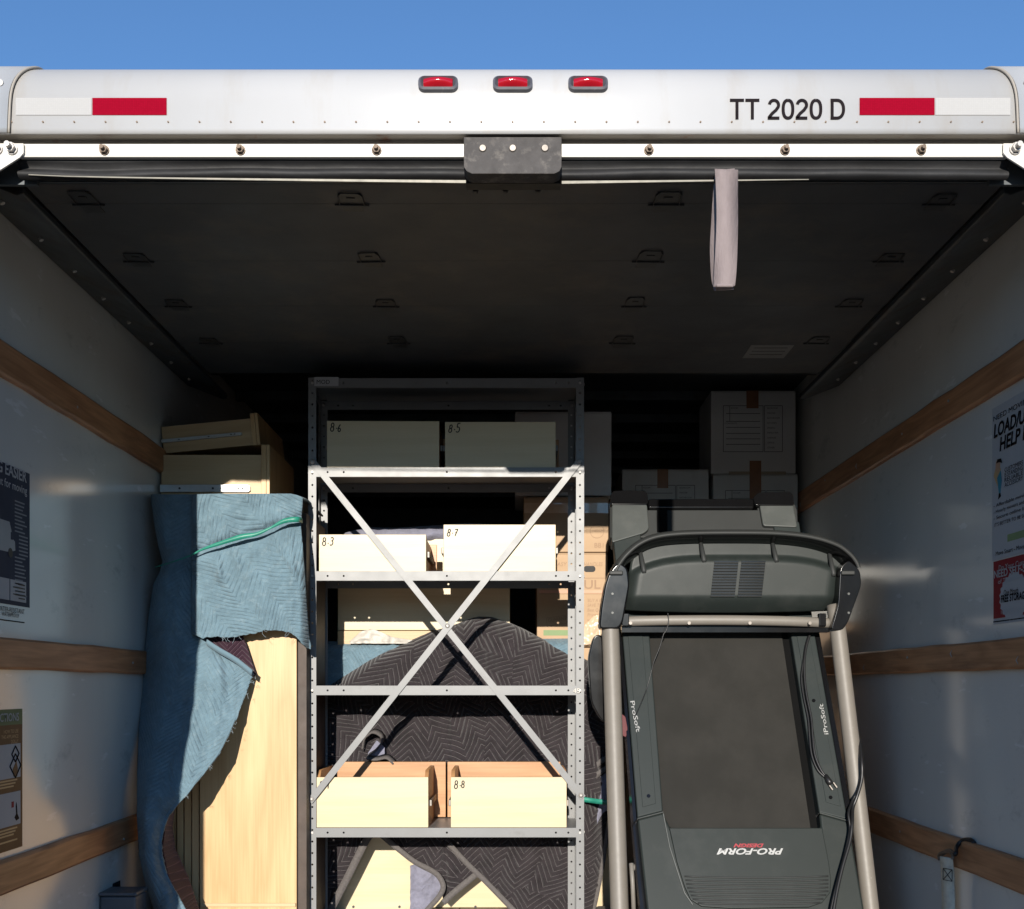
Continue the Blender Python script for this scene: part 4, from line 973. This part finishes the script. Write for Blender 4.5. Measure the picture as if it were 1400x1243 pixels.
for i in range(4):
    A, B = q[i], q[(i + 1) % 4]; mb.tube([(bx(A[0]), -.0003, bz(A[1])), (bx(B[0]), -.0003, bz(B[1]))], .001, 4)
mb.build('stamp_frame', M['print_brown'], t6)
MB().box(bx(743), bx(800), -.0006, 0, bz(869), bz(861.5)).build('printed_band', M['print_green'], t6)
MB().box(bx(737), bx(829), -.0006, 0, bz(876), bz(873)).build('printed_stripe', M['print_pink'], t6)
PX, PY, V = cols((796, 828), [(796, 858), (812, 842), (828, 840)], [(796, 882), (828, 882)], 20, 20)
sheet('crumpled_tape', PX, PY, 4.272 + .012 * fbm(PX / 4, PY / 6, 5), M['clear'], None, .0008).name = 'stretch_film'
sf = bpy.data.objects['stretch_film']; tag(sf, 'shiny crumpled clear film stuck low on the brown cartons', 'plastic film')
# support for the cartons
bx_ = thing('crate', 'dark bulky crate under the white cartons behind the treadmill', 'crate', (.9, 4.72, FLOOR))
MB().box(X_(840, 4.72), WX - .02, 4.72, 5.2, FLOOR, at(0, 851.5, 4.72).z).build('body', M['cabinet'], bx_, bevel=.004)
bx2 = thing('brown_carton', 'plain brown carton at the bottom under the printed brown cartons', 'box', (.22, 4.285, FLOOR), BX)
MB().box(X_(716, 4.285), X_(836, 4.285), 4.285, 4.6, FLOOR, at(0, 885.5, 4.28).z).build('carton', M['card'], bx2, bevel=.004)

# ------------------------------------------------------------------ treadmill
tm = thing('treadmill', 'folded dark green-grey treadmill standing upright against the right wall', 'treadmill', (.72, 3.45, FLOOR))
KD = .405
def dd_(px, py, off=0):
    z = (3.42 + KD * .426) / (1 - KD * (CY - py) / F); return z - off
def dk(px, py, off=0): return at(px, py, dd_(px, py) - off)
nrm = Vector((0, -1, KD)).normalized(); nrm = Vector((0, -math.cos(math.atan(KD)), -0 + math.sin(math.atan(KD))))
def dpoly(mb, pts, off, th):
    v = [dk(x, y) + nrm * off for x, y in pts]; mb.prism(v, -nrm * th); return mb
def rounded(pts, r, n=4):
    out = []; m_ = len(pts)
    for i in range(m_):
        p0, p1, p2 = Vector(pts[i - 1]), Vector(pts[i]), Vector(pts[(i + 1) % m_])
        a = p1 + (p0 - p1).normalized() * min(r, (p0 - p1).length * .45); b = p1 + (p2 - p1).normalized() * min(r, (p2 - p1).length * .45)
        for k in range(n + 1):
            t_ = k / n; out.append(tuple(a * (1 - t_) ** 2 + p1 * 2 * t_ * (1 - t_) + b * t_ * t_))
    return out
dpoly(MB(), [(846, 684), (1080, 684), (1172, 1243), (1186, 1330), (885, 1330), (866, 1120)], -.030, .05).build('deck_board', M['tm_black'], tm)
belt = dpoly(MB(), [(884, 700), (1050, 700), (1069, 861), (1110, 1135), (908, 1135), (887, 861)], -.012, .014).build('running_belt', M['belt'], tm)
dpoly(MB(), [(1051, 700), (1060, 700), (1079, 861), (1121, 1135), (1111, 1135), (1070, 861)], -.022, .006).build('belt_gap', M['hinge_dark'], tm)
railL = dpoly(MB(), [(836, 715), (874, 715), (887, 861), (906, 1110), (871, 1119), (850, 861)], .010, .05).build('foot_rail', M['tm_rail'], tm, bevel=.005, bseg=3)
dpoly(MB(), [(858, 870), (878, 870), (896, 1100), (878, 1105)], .0125, .004).build('tread_strip', M['tm_rail'], railL, bevel=.0015)
railR = dpoly(MB(), [(1056, 715), (1092, 715), (1112, 861), (1158, 1122), (1119, 1112), (1079, 861)], .010, .05).build('foot_rail', M['tm_rail'], tm, bevel=.005, bseg=3)
dpoly(MB(), [(1088, 870), (1105, 870), (1148, 1104), (1128, 1098)], .0125, .004).build('tread_strip', M['tm_rail'], railR, bevel=.0015)
for r_, px, py in ((railL, 886, 1090), (railR, 1134, 1092), (railR, 1111, 960)):
    p = dk(px, py) + nrm * .0125; MB().cyl(p, p + nrm * .002, .006, 12).build('rail_screw', M['tm_black'], r_)
# side skirts of the deck
dpoly(MB(), [(845, 862), (849, 862), (870, 1121), (866, 1125)], .004, .06).build('side_skirt', M['tm_black'], tm)
dpoly(MB(), [(1113, 862), (1119, 862), (1166, 1125), (1159, 1124)], .004, .06).build('side_skirt', M['tm_black'], tm)
# deck's raised rear end above the console
mbb = dpoly(MB(), [(834, 683), (884, 683), (884, 697), (1036, 697), (1030, 683), (1084, 683), (1090, 697), (1092, 735), (834, 735)], .0, .06); mbb.build('rear_frame', M['tm_top'], tm, bevel=.004)
for pts, tp in ((([(836, 692), (884, 692), (887, 726), (880, 732), (836, 745)]), [(834, 680), (838, 675), (880, 674), (885, 680), (885, 694), (834, 694)]),
                (([(1037, 692), (1083, 692), (1089, 724), (1042, 722)]), [(1028, 684), (1036, 677), (1078, 676), (1083, 681), (1084, 695), (1031, 695)])):
    cpp = dpoly(MB(), rounded(pts, 4), .016, .06).build('end_cap', M['tm_cap'], tm, bevel=.004)
    dpoly(MB(), rounded(tp, 3), .020, .07).build('end_cap_pad', M['tm_black'], cpp, bevel=.003)
dpoly(MB(), [(886, 684), (1030, 684), (1030, 697), (886, 697)], .012, .05).build('rear_roller', M['tm_black'], tm, bevel=.006)
dpoly(MB(), [(898, 697), (912, 697), (912, 728), (898, 728)], .006, .02).build('roller_gap', M['tm_black'], tm)
# motor hood
hood = dpoly(MB(), [(871, 1121), (906, 1112), (916, 1133), (1121, 1133), (1119, 1113), (1159, 1124), (1180, 1243), (1196, 1335), (893, 1335), (884, 1243)], .012, .10).build('motor_hood', M['tm'], tm, bevel=.008, bseg=3)
panel = [(914, 1134), (1122, 1134), (1131, 1180), (1134, 1205), (1133, 1222), (1122, 1236), (1104, 1242), (1000, 1244), (958, 1241), (943, 1232), (935, 1215), (924, 1180)]
hp = dpoly(MB(), panel, .020, .02).build('hood_panel', M['tm'], hood, bevel=.003, bseg=2)
mb = MB()
for k in range(8):
    y = 1200 + k * 5.1; xl = np.interp(y, [1198, 1215, 1232, 1241], [932, 936, 944, 960]); xr_ = np.interp(y, [1198, 1222, 1236, 1241], [1132, 1132, 1121, 1100])
    P0 = [dk(x, y + 2.2 * (1 - ((x - 1030) / 100) ** 2)) + nrm * .0205 for x in np.linspace(xl + 2, xr_ - 2, 14)]
    mb.tube(P0, .0026, 6)
mb.build('hood_rib', M['tm_top'], hood, smooth=True)
mb = MB(); 
for pts in ([(871, 1121), (906, 1112)], [(1119, 1113), (1158, 1124)], [(906, 1114), (915, 1160), (924, 1188), (935, 1222), (946, 1238)]):
    MB().tube([dk(x, y) + nrm * .0135 for x, y in pts], .0022, 6).build('hood_seam', M['tm_cap'], hood)
up = (dk(1000, 1100) - dk(1000, 1160)).normalized()
text('lettering', 'PRO-FORM', M['silver'], hood, dk(1068.5, 1162.5) + nrm * .021, (-1, 0, 0), -up, .0185, width=90 / F * 3.40, bold=.03, shear=.3)
text('lettering', 'DESIGN', M['redprint'], hood, dk(1042, 1156) + nrm * .021, (-1, 0, 0), -up, .011, width=41 / F * 3.40, bold=.04, shear=.3)
dl = (dk(871, 1000) - dk(863, 960)).normalized()
text('lettering', 'ProSoft', M['silver'], railL, dk(861, 961) + nrm * .0135, dl, nrm.cross(dl), .014, width=46 / F * 3.5, bold=.008)
dl = (dk(1123, 962) - dk(1131, 1006)).normalized()
text('lettering', 'iProSoft', M['silver'], railR, dk(1131, 1006) + nrm * .0135, dl, nrm.cross(dl), .0135, width=45 / F * 3.5, bold=.008)
# uprights
def upz(y): return 3.60 - (y - 840) / 403 * .20
def up_tube(p, y0, y1, r):
    pts = smooth_path([at(np.interp(y, *zip(*p)), y, upz(y)) for y in np.linspace(y0, y1, 12)], 3)
    return MB().tube(pts, r, 20).build('upright', M['tube'], tm, smooth=True)
up_tube([(820, 832), (840, 834), (1243, 847), (1340, 850)], 828, 1335, .0285)
up_tube([(820, 1140), (840, 1143), (1000, 1162), (1243, 1190), (1340, 1201)], 828, 1335, .0265)
# base legs on the deck of the truck
for px in (849, 1198):
    p = at(px, 1320, upz(1320)); MB().box(p.x - .03, p.x + .03, 3.25, 4.0, FLOOR, FLOOR + .06).build('base_leg', M['tube'], tm, bevel=.01)
# crossbar
q0 = at(850, 850, 3.60); q1 = at(1134, 852, 3.60); mb = MB()
pts = smooth_path([q0, at(900, 848.5, 3.585), at(990, 848, 3.58), at(1080, 849.5, 3.585), q1], 6); mb.tube(pts, .0165, 14, .8)
cbar = mb.build('crossbar', M['tube'], tm, smooth=True)
for px in (862, 942, 1025, 1107):
    p = at(px, 852, 3.567); MB().cyl(p + Vector((0, .005, 0)), p - Vector((0, .004, 0)), .0055, 10).build('bolt', M['runner'], cbar)
MB().box(q0.x, q1.x, 3.60, 3.63, q0.z - .035, q0.z - .016).build('under_bar', M['tm_black'], cbar)
# console: arched rim (grey top, gloss black underside) around a recessed moulded back
arch = [(843, 785), (848, 775), (858, 762), (875, 748), (898, 739), (935, 735), (1000, 734), (1060, 735), (1105, 740), (1138, 750), (1155, 762), (1163, 772), (1166, 779)]
A3 = [at(x, y, 3.60) for x, y in arch]
path = smooth_path(A3, 5); mb = MB(); mk = MB(); cen = at(1002, 830, 3.60)
n = len(path); sec_n = 10
def arch_sec(i, lo, hi, y0, y1):
    p = path[i]; t = (path[min(i + 1, n - 1)] - path[max(i - 1, 0)]).normalized(); o = Vector((-t.z, 0, t.x)); 
    if o.dot(p - cen) < 0: o = -o
    return p, o
for i in range(n):
    p, o = arch_sec(i, 0, 0, 0, 0)
    topness = max(0, min(1, (p.z - at(0, 800, 3.6).z) / .12))
    w_o = .021; w_i = .020 + .006 * (1 - topness)
    # outer grey shell: from front edge over the top to the back
    mb.v += [tuple(p + o * (.002) + Vector((0, -.040, 0))), tuple(p + o * .006 + Vector((0, -.046, 0))), tuple(p + o * .014 + Vector((0, -.040, 0))), tuple(p + o * w_o + Vector((0, -.02, 0))), tuple(p + o * w_o + Vector((0, .12, 0))), tuple(p + o * .010 + Vector((0, .14, 0)))]
    mk.v += [tuple(p + o * (.002) + Vector((0, -.040, 0))), tuple(p - o * .004 + Vector((0, -.030, 0))), tuple(p - o * .012 + Vector((0, .0, 0))), tuple(p - o * w_i + Vector((0, .04, 0))), tuple(p - o * w_i + Vector((0, .12, 0)))]
for i in range(n - 1):
    for j in range(5): mb.f.append((i * 6 + j, i * 6 + j + 1, (i + 1) * 6 + j + 1, (i + 1) * 6 + j))
    for j in range(4): mk.f.append((i * 5 + j, i * 5 + j + 1, (i + 1) * 5 + j + 1, (i + 1) * 5 + j))
con = thing('console', None, None); con.parent = tm; ORG[con.name] = ORG[tm.name]; con.location = (0, 0, 0)
mb.build('handlebar_shell', M['tm_top'], con, smooth=True); mk.build('handlebar_underside', M['tm_black'], con, smooth=True)
# arms going down to the tubes
for pts in ([(827, 800), (833, 782), (845, 768), (858, 776), (861, 800), (852, 850), (846, 860), (819, 860), (822, 830)], [(1149, 776), (1160, 765), (1176, 780), (1178, 800), (1160, 850), (1152, 862), (1136, 862), (1146, 826)]):
    ar = MB().prism([at(x, y, 3.558) for x, y in rounded(pts, 6, 3)], (0, .075, 0)).build('console_arm', M['tm_black'], con, bevel=.006, bseg=3)
    cxp = sum(p[0] for p in pts) / len(pts)
    p = at(cxp + 2, 783, 3.555); MB().box(p.x - .022, p.x + .022, 3.548, 3.565, p.z - .008, p.z + .006).build('arm_cap', M['tm_top'], ar, bevel=.004)
    for yy in (812, 838):
        p = at(cxp + (3 if cxp > 1000 else -3), yy, 3.558); MB().cyl(p, p - Vector((0, .003, 0)), .004, 10).build('arm_screw', M['tm_cap'], ar)
# moulded back: grid with a step (ledge) two thirds up, curved sides
nu, nv = 72, 40; mb = MB()
def ledge(px): return 763.5 + 14 * (abs(px - 1008) / 130) ** 4
for j in range(nv):
    v = j / (nv - 1)
    for i in range(nu):
        u = i / (nu - 1)
        yt = 741 + 10 * abs(2 * u - 1) ** 4; yb2 = 838 - 4 * abs(2 * u - 1) ** 2
        y = yt + (yb2 - yt) * v
        xl = np.interp(y, [741, 770, 838], [872, 862, 851]); xr_ = np.interp(y, [741, 775, 815, 838], [1140, 1152, 1146, 1134])
        x = xl + (xr_ - xl) * u
        dpt = 3.632
        st_ = 1 / (1 + math.exp(-(y - ledge(x)) / 1.1)); dpt -= .030 * st_
        ed = max(0, (abs(2 * u - 1) - .90) / .10); dpt += .030 * ed ** 1.5 * st_
        bt = max(0, (y - 815) / 23); dpt += .045 * bt ** 1.3
        mb.v.append(tuple(at(x, y, dpt)))
mb.f = [(j * nu + i, j * nu + i + 1, (j + 1) * nu + i + 1, (j + 1) * nu + i) for j in range(nv - 1) for i in range(nu - 1)]
cbk = mb.build('console_back', M['tm'], con, smooth=True, solid=.004)
for (xa, ya), (xb, yb3) in (((875, 753), (881, 784)), ((958, 742), (963, 769)), ((1056, 742), (1062, 769)), ((1134, 757), (1140, 788))):
    pa_, pb_ = at(xa, ya, 3.622), at(xb, yb3, 3.598); mb = MB(); mb.tube([pa_, pa_.lerp(pb_, .9), pb_], [.0065, .009, .006], 10); mb.build('rib', M['tm_top'], cbk, smooth=True)
vent = thing('vent_grille', None, None); vent.parent = con; ORG[vent.name] = ORG[tm.name]
cbv = MB()
n_s = 13
gx = lambda x, y: x - (y - 766) * .11
mbk = MB()
for k in range(n_s):
    y = 767 + k * 3.85; f_ = k / (n_s - 1)
    for xa, xb in ((977, 1010), (1014, 1047)):
        v = [at(gx(xa, y), y, 3.5935), at(gx(xb, y), y, 3.5935), at(gx(xb, y + 2.3), y + 2.3, 3.5935), at(gx(xa, y + 2.3), y + 2.3, 3.5935)]
        mbk.prism(v, (0, .016, 0))
vg = mbk.build('vent_slot', M['tm_black'], con)
bpy.data.objects.remove(vent)
mb = MB()
for k in range(n_s):
    y = 767 + k * 3.85 + 2.2
    for xa, xb in ((977, 1010), (1014, 1047)):
        mb.tube([at(gx(xa, y), y, 3.593), at(gx(xb, y), y, 3.593)], .0015, 5)
mb.build('vent_slat', M['tm_top'], con)
# bracket plates under the console
for px in (855, 1124):
    p = at(px, 848, 3.585); MB().box(p.x - .012, p.x + .012, 3.578, 3.60, p.z - .02, p.z + .022).build('console_bracket', M['tm_black'], con, bevel=.003)
# left side cover, latch and red catch
MB().prism([at(x, y, 3.66) for x, y in rounded([(812, 868), (824, 868), (832, 990), (822, 986), (808, 960), (804, 900)], 10, 4)], (0, .05, 0)).build('side_cover', M['tm_black'], tm, bevel=.012, bseg=3)
MB().prism([at(x, y, 3.53) for x, y in rounded([(850, 976), (855, 980), (858, 996), (856, 1008), (851, 1006)], 2, 3)], (0, .01, 0)).build('red_catch', mat('red_plastic', (.09, .004, .007), .6), tm, bevel=.001)
lt = MB(); lt.tube([at(863, 1180, 3.36), at(865, 1210, 3.355), at(867, 1260, 3.35)], .007, 8); lt.cyl(at(861, 1186, 3.37), at(868, 1186, 3.37), .010, 10); lt.build('lock_pin', M['tube'], tm, smooth=True)
# cords
def cordp(pts, r, name='power_cord', m='cord'):
    return MB().tube(smooth_path(pts, 7), r, 8).build(name, M[m], tm, smooth=True)
L1 = [(1116, 858), (1107, 868), (1101, 885), (1098, 905), (1098, 930), (1101, 955), (1107, 985), (1109, 1010), (1112, 1035), (1120, 1055), (1128, 1066)]
cordp([dk(x, y) + nrm * (.020) for x, y in L1], .0042)
L1b = [(x - 4 if 3 < i < 10 else x - 1, y) for i, (x, y) in enumerate(L1)]
cordp([dk(x, y) + nrm * .018 for x, y in L1b], .0036)
pg = MB(); pg.tube([dk(1126, 1062) + nrm * .02, dk(1131, 1071) + nrm * .02, dk(1134, 1075) + nrm * .02], [.006, .010, .009], 10); pl = pg.build('plug', M['cord'], tm, smooth=True)
pg = MB()
for ox in (-3, 3): pg.tube([dk(1134 + ox, 1074 - ox * .5) + nrm * .02, dk(1139 + ox, 1081 - ox * .5) + nrm * .02], .0028, 6)
pg.build('plug_prong', M['runner'], pl)
L2 = [(1158, 960), (1166, 980), (1174, 1010), (1178, 1040), (1178, 1065), (1172, 1088), (1166, 1105), (1165, 1125), (1162, 1150), (1152, 1185), (1144, 1220), (1137, 1260)]
cordp([at(x, y, upz(y) + (.07 if y < 975 else .06 if y < 1000 else 0 if y < 1030 else -.05) if y < 1120 else dd_(x, y) - .045) for x, y in L2], .0055)
cordp([at(x, y, upz(y) - .045 if y < 1112 else dd_(x, y) - .04) for x, y in [(1179, 1052), (1174, 1078), (1165, 1096), (1160, 1112), (1162, 1135), (1156, 1165), (1147, 1198), (1139, 1230), (1132, 1265)]], .004)
L3 = [(913, 838), (914, 850), (911, 862), (907, 868), (902, 885), (894, 905), (890, 920), (884, 942), (877, 960), (868, 980)]
cordp([at(x, y, min(3.565, dd_(x, y) - .03)) for x, y in L3], .0016, 'safety_cord')
cordp([dk(x, y) + nrm * .02 for x, y in [(907, 868), (922, 864), (938, 858), (950, 856)]], .0014, 'safety_cord')

# ------------------------------------------------------------------ ratchet strap on the right wall
rs = thing('lashing_strap', 'beige webbing strap hooked over the low right-hand wall slat', 'strap', (WX - .03, 2.86, EYE - .5))
def wallp(px, py, inset=.02, s=1):
    X__ = WX - inset; d_ = X__ * F / abs(px - CX); return Vector((s * X__, d_, EYE + (CY - py) / F * d_))
hk = smooth_path([wallp(1288, 1168, .035), wallp(1297, 1163, .04), wallp(1306, 1168, .045), wallp(1308, 1158, .03), wallp(1316, 1149, .014), wallp(1326, 1148, .008), wallp(1332, 1153, .006)], 6)
MB().tube(hk, .006, 8).build('hook', M['cord'], rs, smooth=True)
ring = smooth_path([wallp(1285, 1176, .038), wallp(1284, 1169, .04), wallp(1292, 1165, .042), wallp(1301, 1166, .045), wallp(1303, 1175, .045)], 5)
MB().tube(ring, .005, 8).build('buckle', M['rusty'], rs, smooth=True)
wp = smooth_path([wallp(1294.5, 1172, .042), wallp(1296, 1195, .035), wallp(1297, 1222, .032), wallp(1298, 1260, .032)], 6)
wd = [Vector((.010, -.0200, 0)) for _ in wp]
web = MB().ribbon(wp, wd).build('webbing', M['web'], rs, smooth=True, solid=.003)
mb = MB(); c0 = wallp(1295.5, 1196, .040)
ex, ez = Vector((.010, -.020, 0)) * .7, Vector((0, 0, .016))
for A, B in ((-1, -1, 1, 1), (-1, 1, 1, -1), (-1, -1, 1, -1), (-1, 1, 1, 1), (-1, -1, -1, 1), (1, -1, 1, 1)) and [((-1, -1), (1, 1)), ((-1, 1), (1, -1)), ((-1, -1), (1, -1)), ((-1, 1), (1, 1)), ((-1, -1), (-1, 1)), ((1, -1), (1, 1))]:
    mb.tube([c0 + ex * A[0] + ez * A[1], c0 + ex * B[0] + ez * B[1]], .0011, 4)
mb.build('stitching', M['cord'], web)

# ------------------------------------------------------------------ posters on the walls
class Poster:
    """coordinates along the wall: u = depth (y), z"""
    def __init__(s, name, label, side, y0, y1, z0, z1, m, grp=None):
        s.s = side; s.x = side * (WX - .0006); s.y0, s.y1, s.z0, s.z1 = y0, y1, z0, z1
        s.t = thing(name, label, 'poster', (s.x, (y0 + y1) / 2, z0), grp); s.k = 0; s.n = Vector((-side, 0, 0))
        s.sheet = s.rect('sheet', y0, y1, z0, z1, m)
    def rect(s, name, ya, yb, za, zb, m, lev=0):
        x0 = s.x + s.n.x * .0006 * lev; x1 = x0 + s.n.x * .0006
        return MB().box(min(x0, x1), max(x0, x1), ya, yb, za, zb).build(name, m, s.t)
    def poly(s, name, pts, m, lev=1):
        x0 = s.x + s.n.x * .0006 * lev; return MB().prism([(x0, y, z) for y, z in pts], (s.n.x * .0006, 0, 0)).build(name, m, s.t)
    def text(s, st_, ystart, z, h, m, width=None, lev=1, shear=0, bold=0, align='LEFT'):
        r = (0, 1, 0) if s.s < 0 else (0, -1, 0)
        return text('lettering', st_, m, s.t, (s.x + s.n.x * (.0006 * lev + .0008), ystart, z), r, (0, 0, 1), h, width, .0003, align, shear, bold)
def wy(px): return WX * F / abs(px - CX)
def wz(px, py): return EYE + (CY - py) / F * wy(px)
YS = Z0 + .06
# left: navy moving guide
ye = wy(40)
p = Poster('wall_poster', 'navy blue poster of truck loading tips on the left wall', -1, YS, ye, wz(40, 831), wz(40, 648), M['poster_blue'])
PW = M['poster_white']
p.text('MAKE MOVING EASIER', ye - .02, wz(40, 662), .028, PW, .42 if False else None, align='RIGHT', bold=.02)
p.text('equipment for moving', ye - .018, wz(37, 677), .020, PW, None, align='RIGHT', bold=.01)
rr = random.Random(9)
for k in range(26):
    z = wz(37, 692 + k * 5)
    if 8 < k < 15: L_, st_ = .05, ye - .062
    else: L_, st_ = rr.uniform(.04, .07), ye - .085
    p.rect('text_line', st_, st_ + L_, z, z + .0035, mat('faint_print', (.16, .18, .22), .5) if k == 0 else bpy.data.materials['faint_print'], 1)
g_ = mat('printed_truck_grey', (.30, .32, .34), .5)
p.poly('printed_truck', [(YS, wz(8, 712)), (ye - .115, wz(20, 716)), (ye - .105, wz(20, 726)), (ye - .10, wz(22, 738)), (ye - .085, wz(24, 742)), (ye - .083, wz(24, 754)), (ye - .115, wz(20, 757)), (YS, wz(8, 757))], g_, 1)
p.rect('printed_window', ye - .108, ye - .098, wz(22, 740), wz(22, 730), M['poster_blue'], 2)
for q in (ye - .11, YS + .03):
    p.poly('printed_wheel', [(q + .012 * math.cos(a_), wz(18, 757) + .012 * math.sin(a_)) for a_ in np.linspace(0, 6.28, 13)[:-1]], M['print'], 2)
p.rect('white_panel', ye - .11, ye - .022, wz(38, 825), wz(38, 797), PW, 1); p.rect('white_panel', YS, ye - .115, wz(38, 825), wz(38, 797), PW, 1)
for k in range(5):
    z = wz(37, 801 + k * 4.6); p.rect('text_line', ye - (.095 if k % 2 else .065), ye - .03, z - .003, z, M['print'], 2)
p.text('& WATER-RESISTANT', ye - .03, wz(34, 840), .012, M['ink'], align='RIGHT', lev=-1)
p.text('WATERPROOF', ye - .06, wz(34, 846), .010, M['ink'], align='RIGHT', lev=-1)
p.rect('text_line', YS, ye - .03, wz(32, 852), wz(32, 850.5), M['ink'], 0)
# left: brown instructions
ye = wy(30)
p = Poster('wall_poster', 'brown and green instruction poster low on the left wall', -1, YS, ye, wz(27, 1158), wz(30, 990), M['poster_brown'])
p.rect('green_header', YS, ye, wz(30, 990) + .0, wz(30, 969), M['poster_green'], 0)
p.text('INSTRUCTIONS', ye - .022, wz(28, 985), .020, PW, align='RIGHT', bold=.01)
for k, s__ in enumerate(('HOW TO USE', 'THE APPLIANCE', 'DOLLY')): p.text(s__, ye - .025, wz(28, 1001 + k * 7), .009, bpy.data.materials['box_print' if False else 'printed_box'], align='RIGHT')
for (ya, yb5) in ((1016, 1062), (1081, 1126)):
    p.rect('picture_panel', YS, ye - .012, wz(26, yb5), wz(26, ya), PW, 1)
c1 = (ye - .042, wz(26, 1030)); c2 = (ye - .042, wz(26, 1046))
for c, r_ in ((c1, .020), (c2, .030)):
    for i in range(4):
        a0 = i * math.pi / 2; A = Vector((p.x + .0018, c[0] + r_ * math.cos(a0), c[1] + r_ * math.sin(a0))); B = Vector((p.x + .0018, c[0] + r_ * math.cos(a0 + math.pi / 2), c[1] + r_ * math.sin(a0 + math.pi / 2)))
        MB().tube([A, B], .0018, 4).build('printed_line', M['ink'], p.t)
p.poly('printed_hands', [(ye - .052, wz(26, 1060)), (ye - .03, wz(26, 1060)), (ye - .028, wz(26, 1050)), (ye - .036, wz(26, 1040)), (ye - .044, wz(26, 1044)), (ye - .055, wz(26, 1050))], M['poster_brown'], 2)
p.poly('printed_figure', [(ye - .036, wz(25, 1121)), (ye - .02, wz(25, 1119)), (ye - .03, wz(25, 1112)), (ye - .033, wz(25, 1100)), (ye - .036, wz(25, 1096)), (ye - .039, wz(25, 1102)), (ye - .037, wz(25, 1112)), (ye - .046, wz(25, 1116))], M['ink'], 2)
p.rect('printed_square', ye - .062, ye - .05, wz(25, 1102), wz(25, 1094), M['poster_red'], 2)
for k in range(7):
    z = wz(26, (1066, 1070, 1074, 1131, 1135, 1139, 1147)[k]); p.rect('text_line', YS + .01, ye - .03 - .01 * (k % 3), z, z + .004, bpy.data.materials['printed_box'], 1)
# right: load / unload help
ye = wy(1357)
p = Poster('wall_poster', 'white and red moving help poster on the right wall', 1, YS, ye, wz(1366, 765), wz(1358, 559), M['poster_white'])
p.rect('red_panel', YS, ye - .008, wz(1368, 845), wz(1366, 766.5), M['poster_red'], 0)
p.rect('white_border', YS, ye - .008, wz(1368, 853), wz(1368, 845.5), M['poster_white'], 0)
p.rect('border_line', YS, ye - .008, wz(1368, 850), wz(1368, 848.5), M['ink'], 1)
p.text('NEED MOVING HELP?', ye - .010, wz(1364, 574), .013, M['ink'], .30)
p.text('LOAD/UNLOAD', ye - .012, wz(1362, 598), .034, M['ink'], .34, bold=.03, shear=.15)
p.text('HELP IS HERE', ye - .046, wz(1374, 614), .034, M['ink'], .30, bold=.03, shear=.15)
p.poly('printed_box', [(ye - .010, wz(1362, 650)), (ye - .030, wz(1366, 632)), (ye - .052, wz(1372, 640)), (ye - .034, wz(1368, 664))], M['box_print'], 1)
p.poly('printed_head', [(ye - .036 - .013 * math.cos(a_), wz(1376, 632) + .017 * math.sin(a_)) for a_ in np.linspace(0, 6.28, 14)[:-1]], M['skin'], 2)
p.poly('printed_cap', [(ye - .028, wz(1376, 628)), (ye - .035, wz(1376, 623)), (ye - .055, wz(1376, 624)), (ye - .062, wz(1376, 631)), (ye - .045, wz(1376, 628))], M['ink'], 3)
p.poly('printed_body', [(ye - .032, wz(1376, 649)), (ye - .052, wz(1376, 640)), (ye - .058, wz(1376, 655)), (ye - .05, wz(1376, 672)), (ye - .042, wz(1376, 671))], M['teal'], 2)
p.poly('printed_shoe', [(ye - .038, wz(1376, 679)), (ye - .054, wz(1376, 676)), (ye - .05, wz(1376, 671)), (ye - .042, wz(1376, 671))], M['ink'], 2)
for k, s__ in enumerate(('CUSTOMERS', 'IS STANDING', 'RELIABLE', 'ACCESSORY')): p.text(s__, ye - .075, wz(1388, 640 + k * 7), .011, M['ink'], .10)
for k, s__ in enumerate(('- Affordable moving help', '- Hourly movers and packers', '- Secure online booking')): p.text(s__, ye - .012, wz(1364, 693 + k * 8.5), .009, M['ink'], .24)
p.text("IT'S BETTER TO BE SORTED", ye - .016, wz(1366, 719), .009, M['ink'], .22)
p.rect('green_badge', YS, ye - .09, wz(1392, 737), wz(1392, 727), M['print_green'], 1)
p.text('Move Smart - Move Easy', ye - .024, wz(1374, 757), .011, M['ink'], .20)
p.text('Do Your Customers', ye - .042, wz(1380, 777), .013, PW, .20); p.text('NEED SELF-STORAGE', ye - .014, wz(1368, 789), .019, PW, .30, bold=.02); p.text('of Their Dreams?', ye - .038, wz(1378, 796), .012, PW, .18)
cy_, cz_ = ye - .125, wz(1390, 815); nn = 44
p.poly('starburst', [(cy_ + (.082 if i % 2 else .075) * math.cos(i * 2 * math.pi / nn), cz_ + (.062 if i % 2 else .056) * math.sin(i * 2 * math.pi / nn)) for i in range(nn)], PW, 1)
p.text('One Month', ye - .072, wz(1386, 812), .014, M['ink'], .08, lev=2); p.text('FREE STORAGE', ye - .056, wz(1382, 822), .018, M['ink'], .14, lev=2, bold=.03)
p.text('1-800-555-0100', ye - .055, wz(1382, 838), .010, PW, .15)

# grey bin low at the left
gb_ = thing('grey_storage_box', 'small grey box on the floor against the left wall', 'box', (-1.09, 3.3, FLOOR))
a = at(136, 1226, 3.30); b = at(186, 1226, 3.30)
MB().box(a.x, b.x, 3.30, 3.40, FLOOR, a.z).build('body', M['bin'], gb_, bevel=.008)
MB().box(a.x - .003, b.x + .003, 3.297, 3.403, a.z + .001, a.z + .012).build('lid', M['bin'], gb_, bevel=.005)
pts = [at(129, 1260, 3.42), at(129, 1220, 3.42), at(163, 1204, 3.42), at(164, 1260, 3.42)]
MB().prism(pts, (0, .012, 0)).build('upright_plate', M['tm_black'], gb_, bevel=.002)
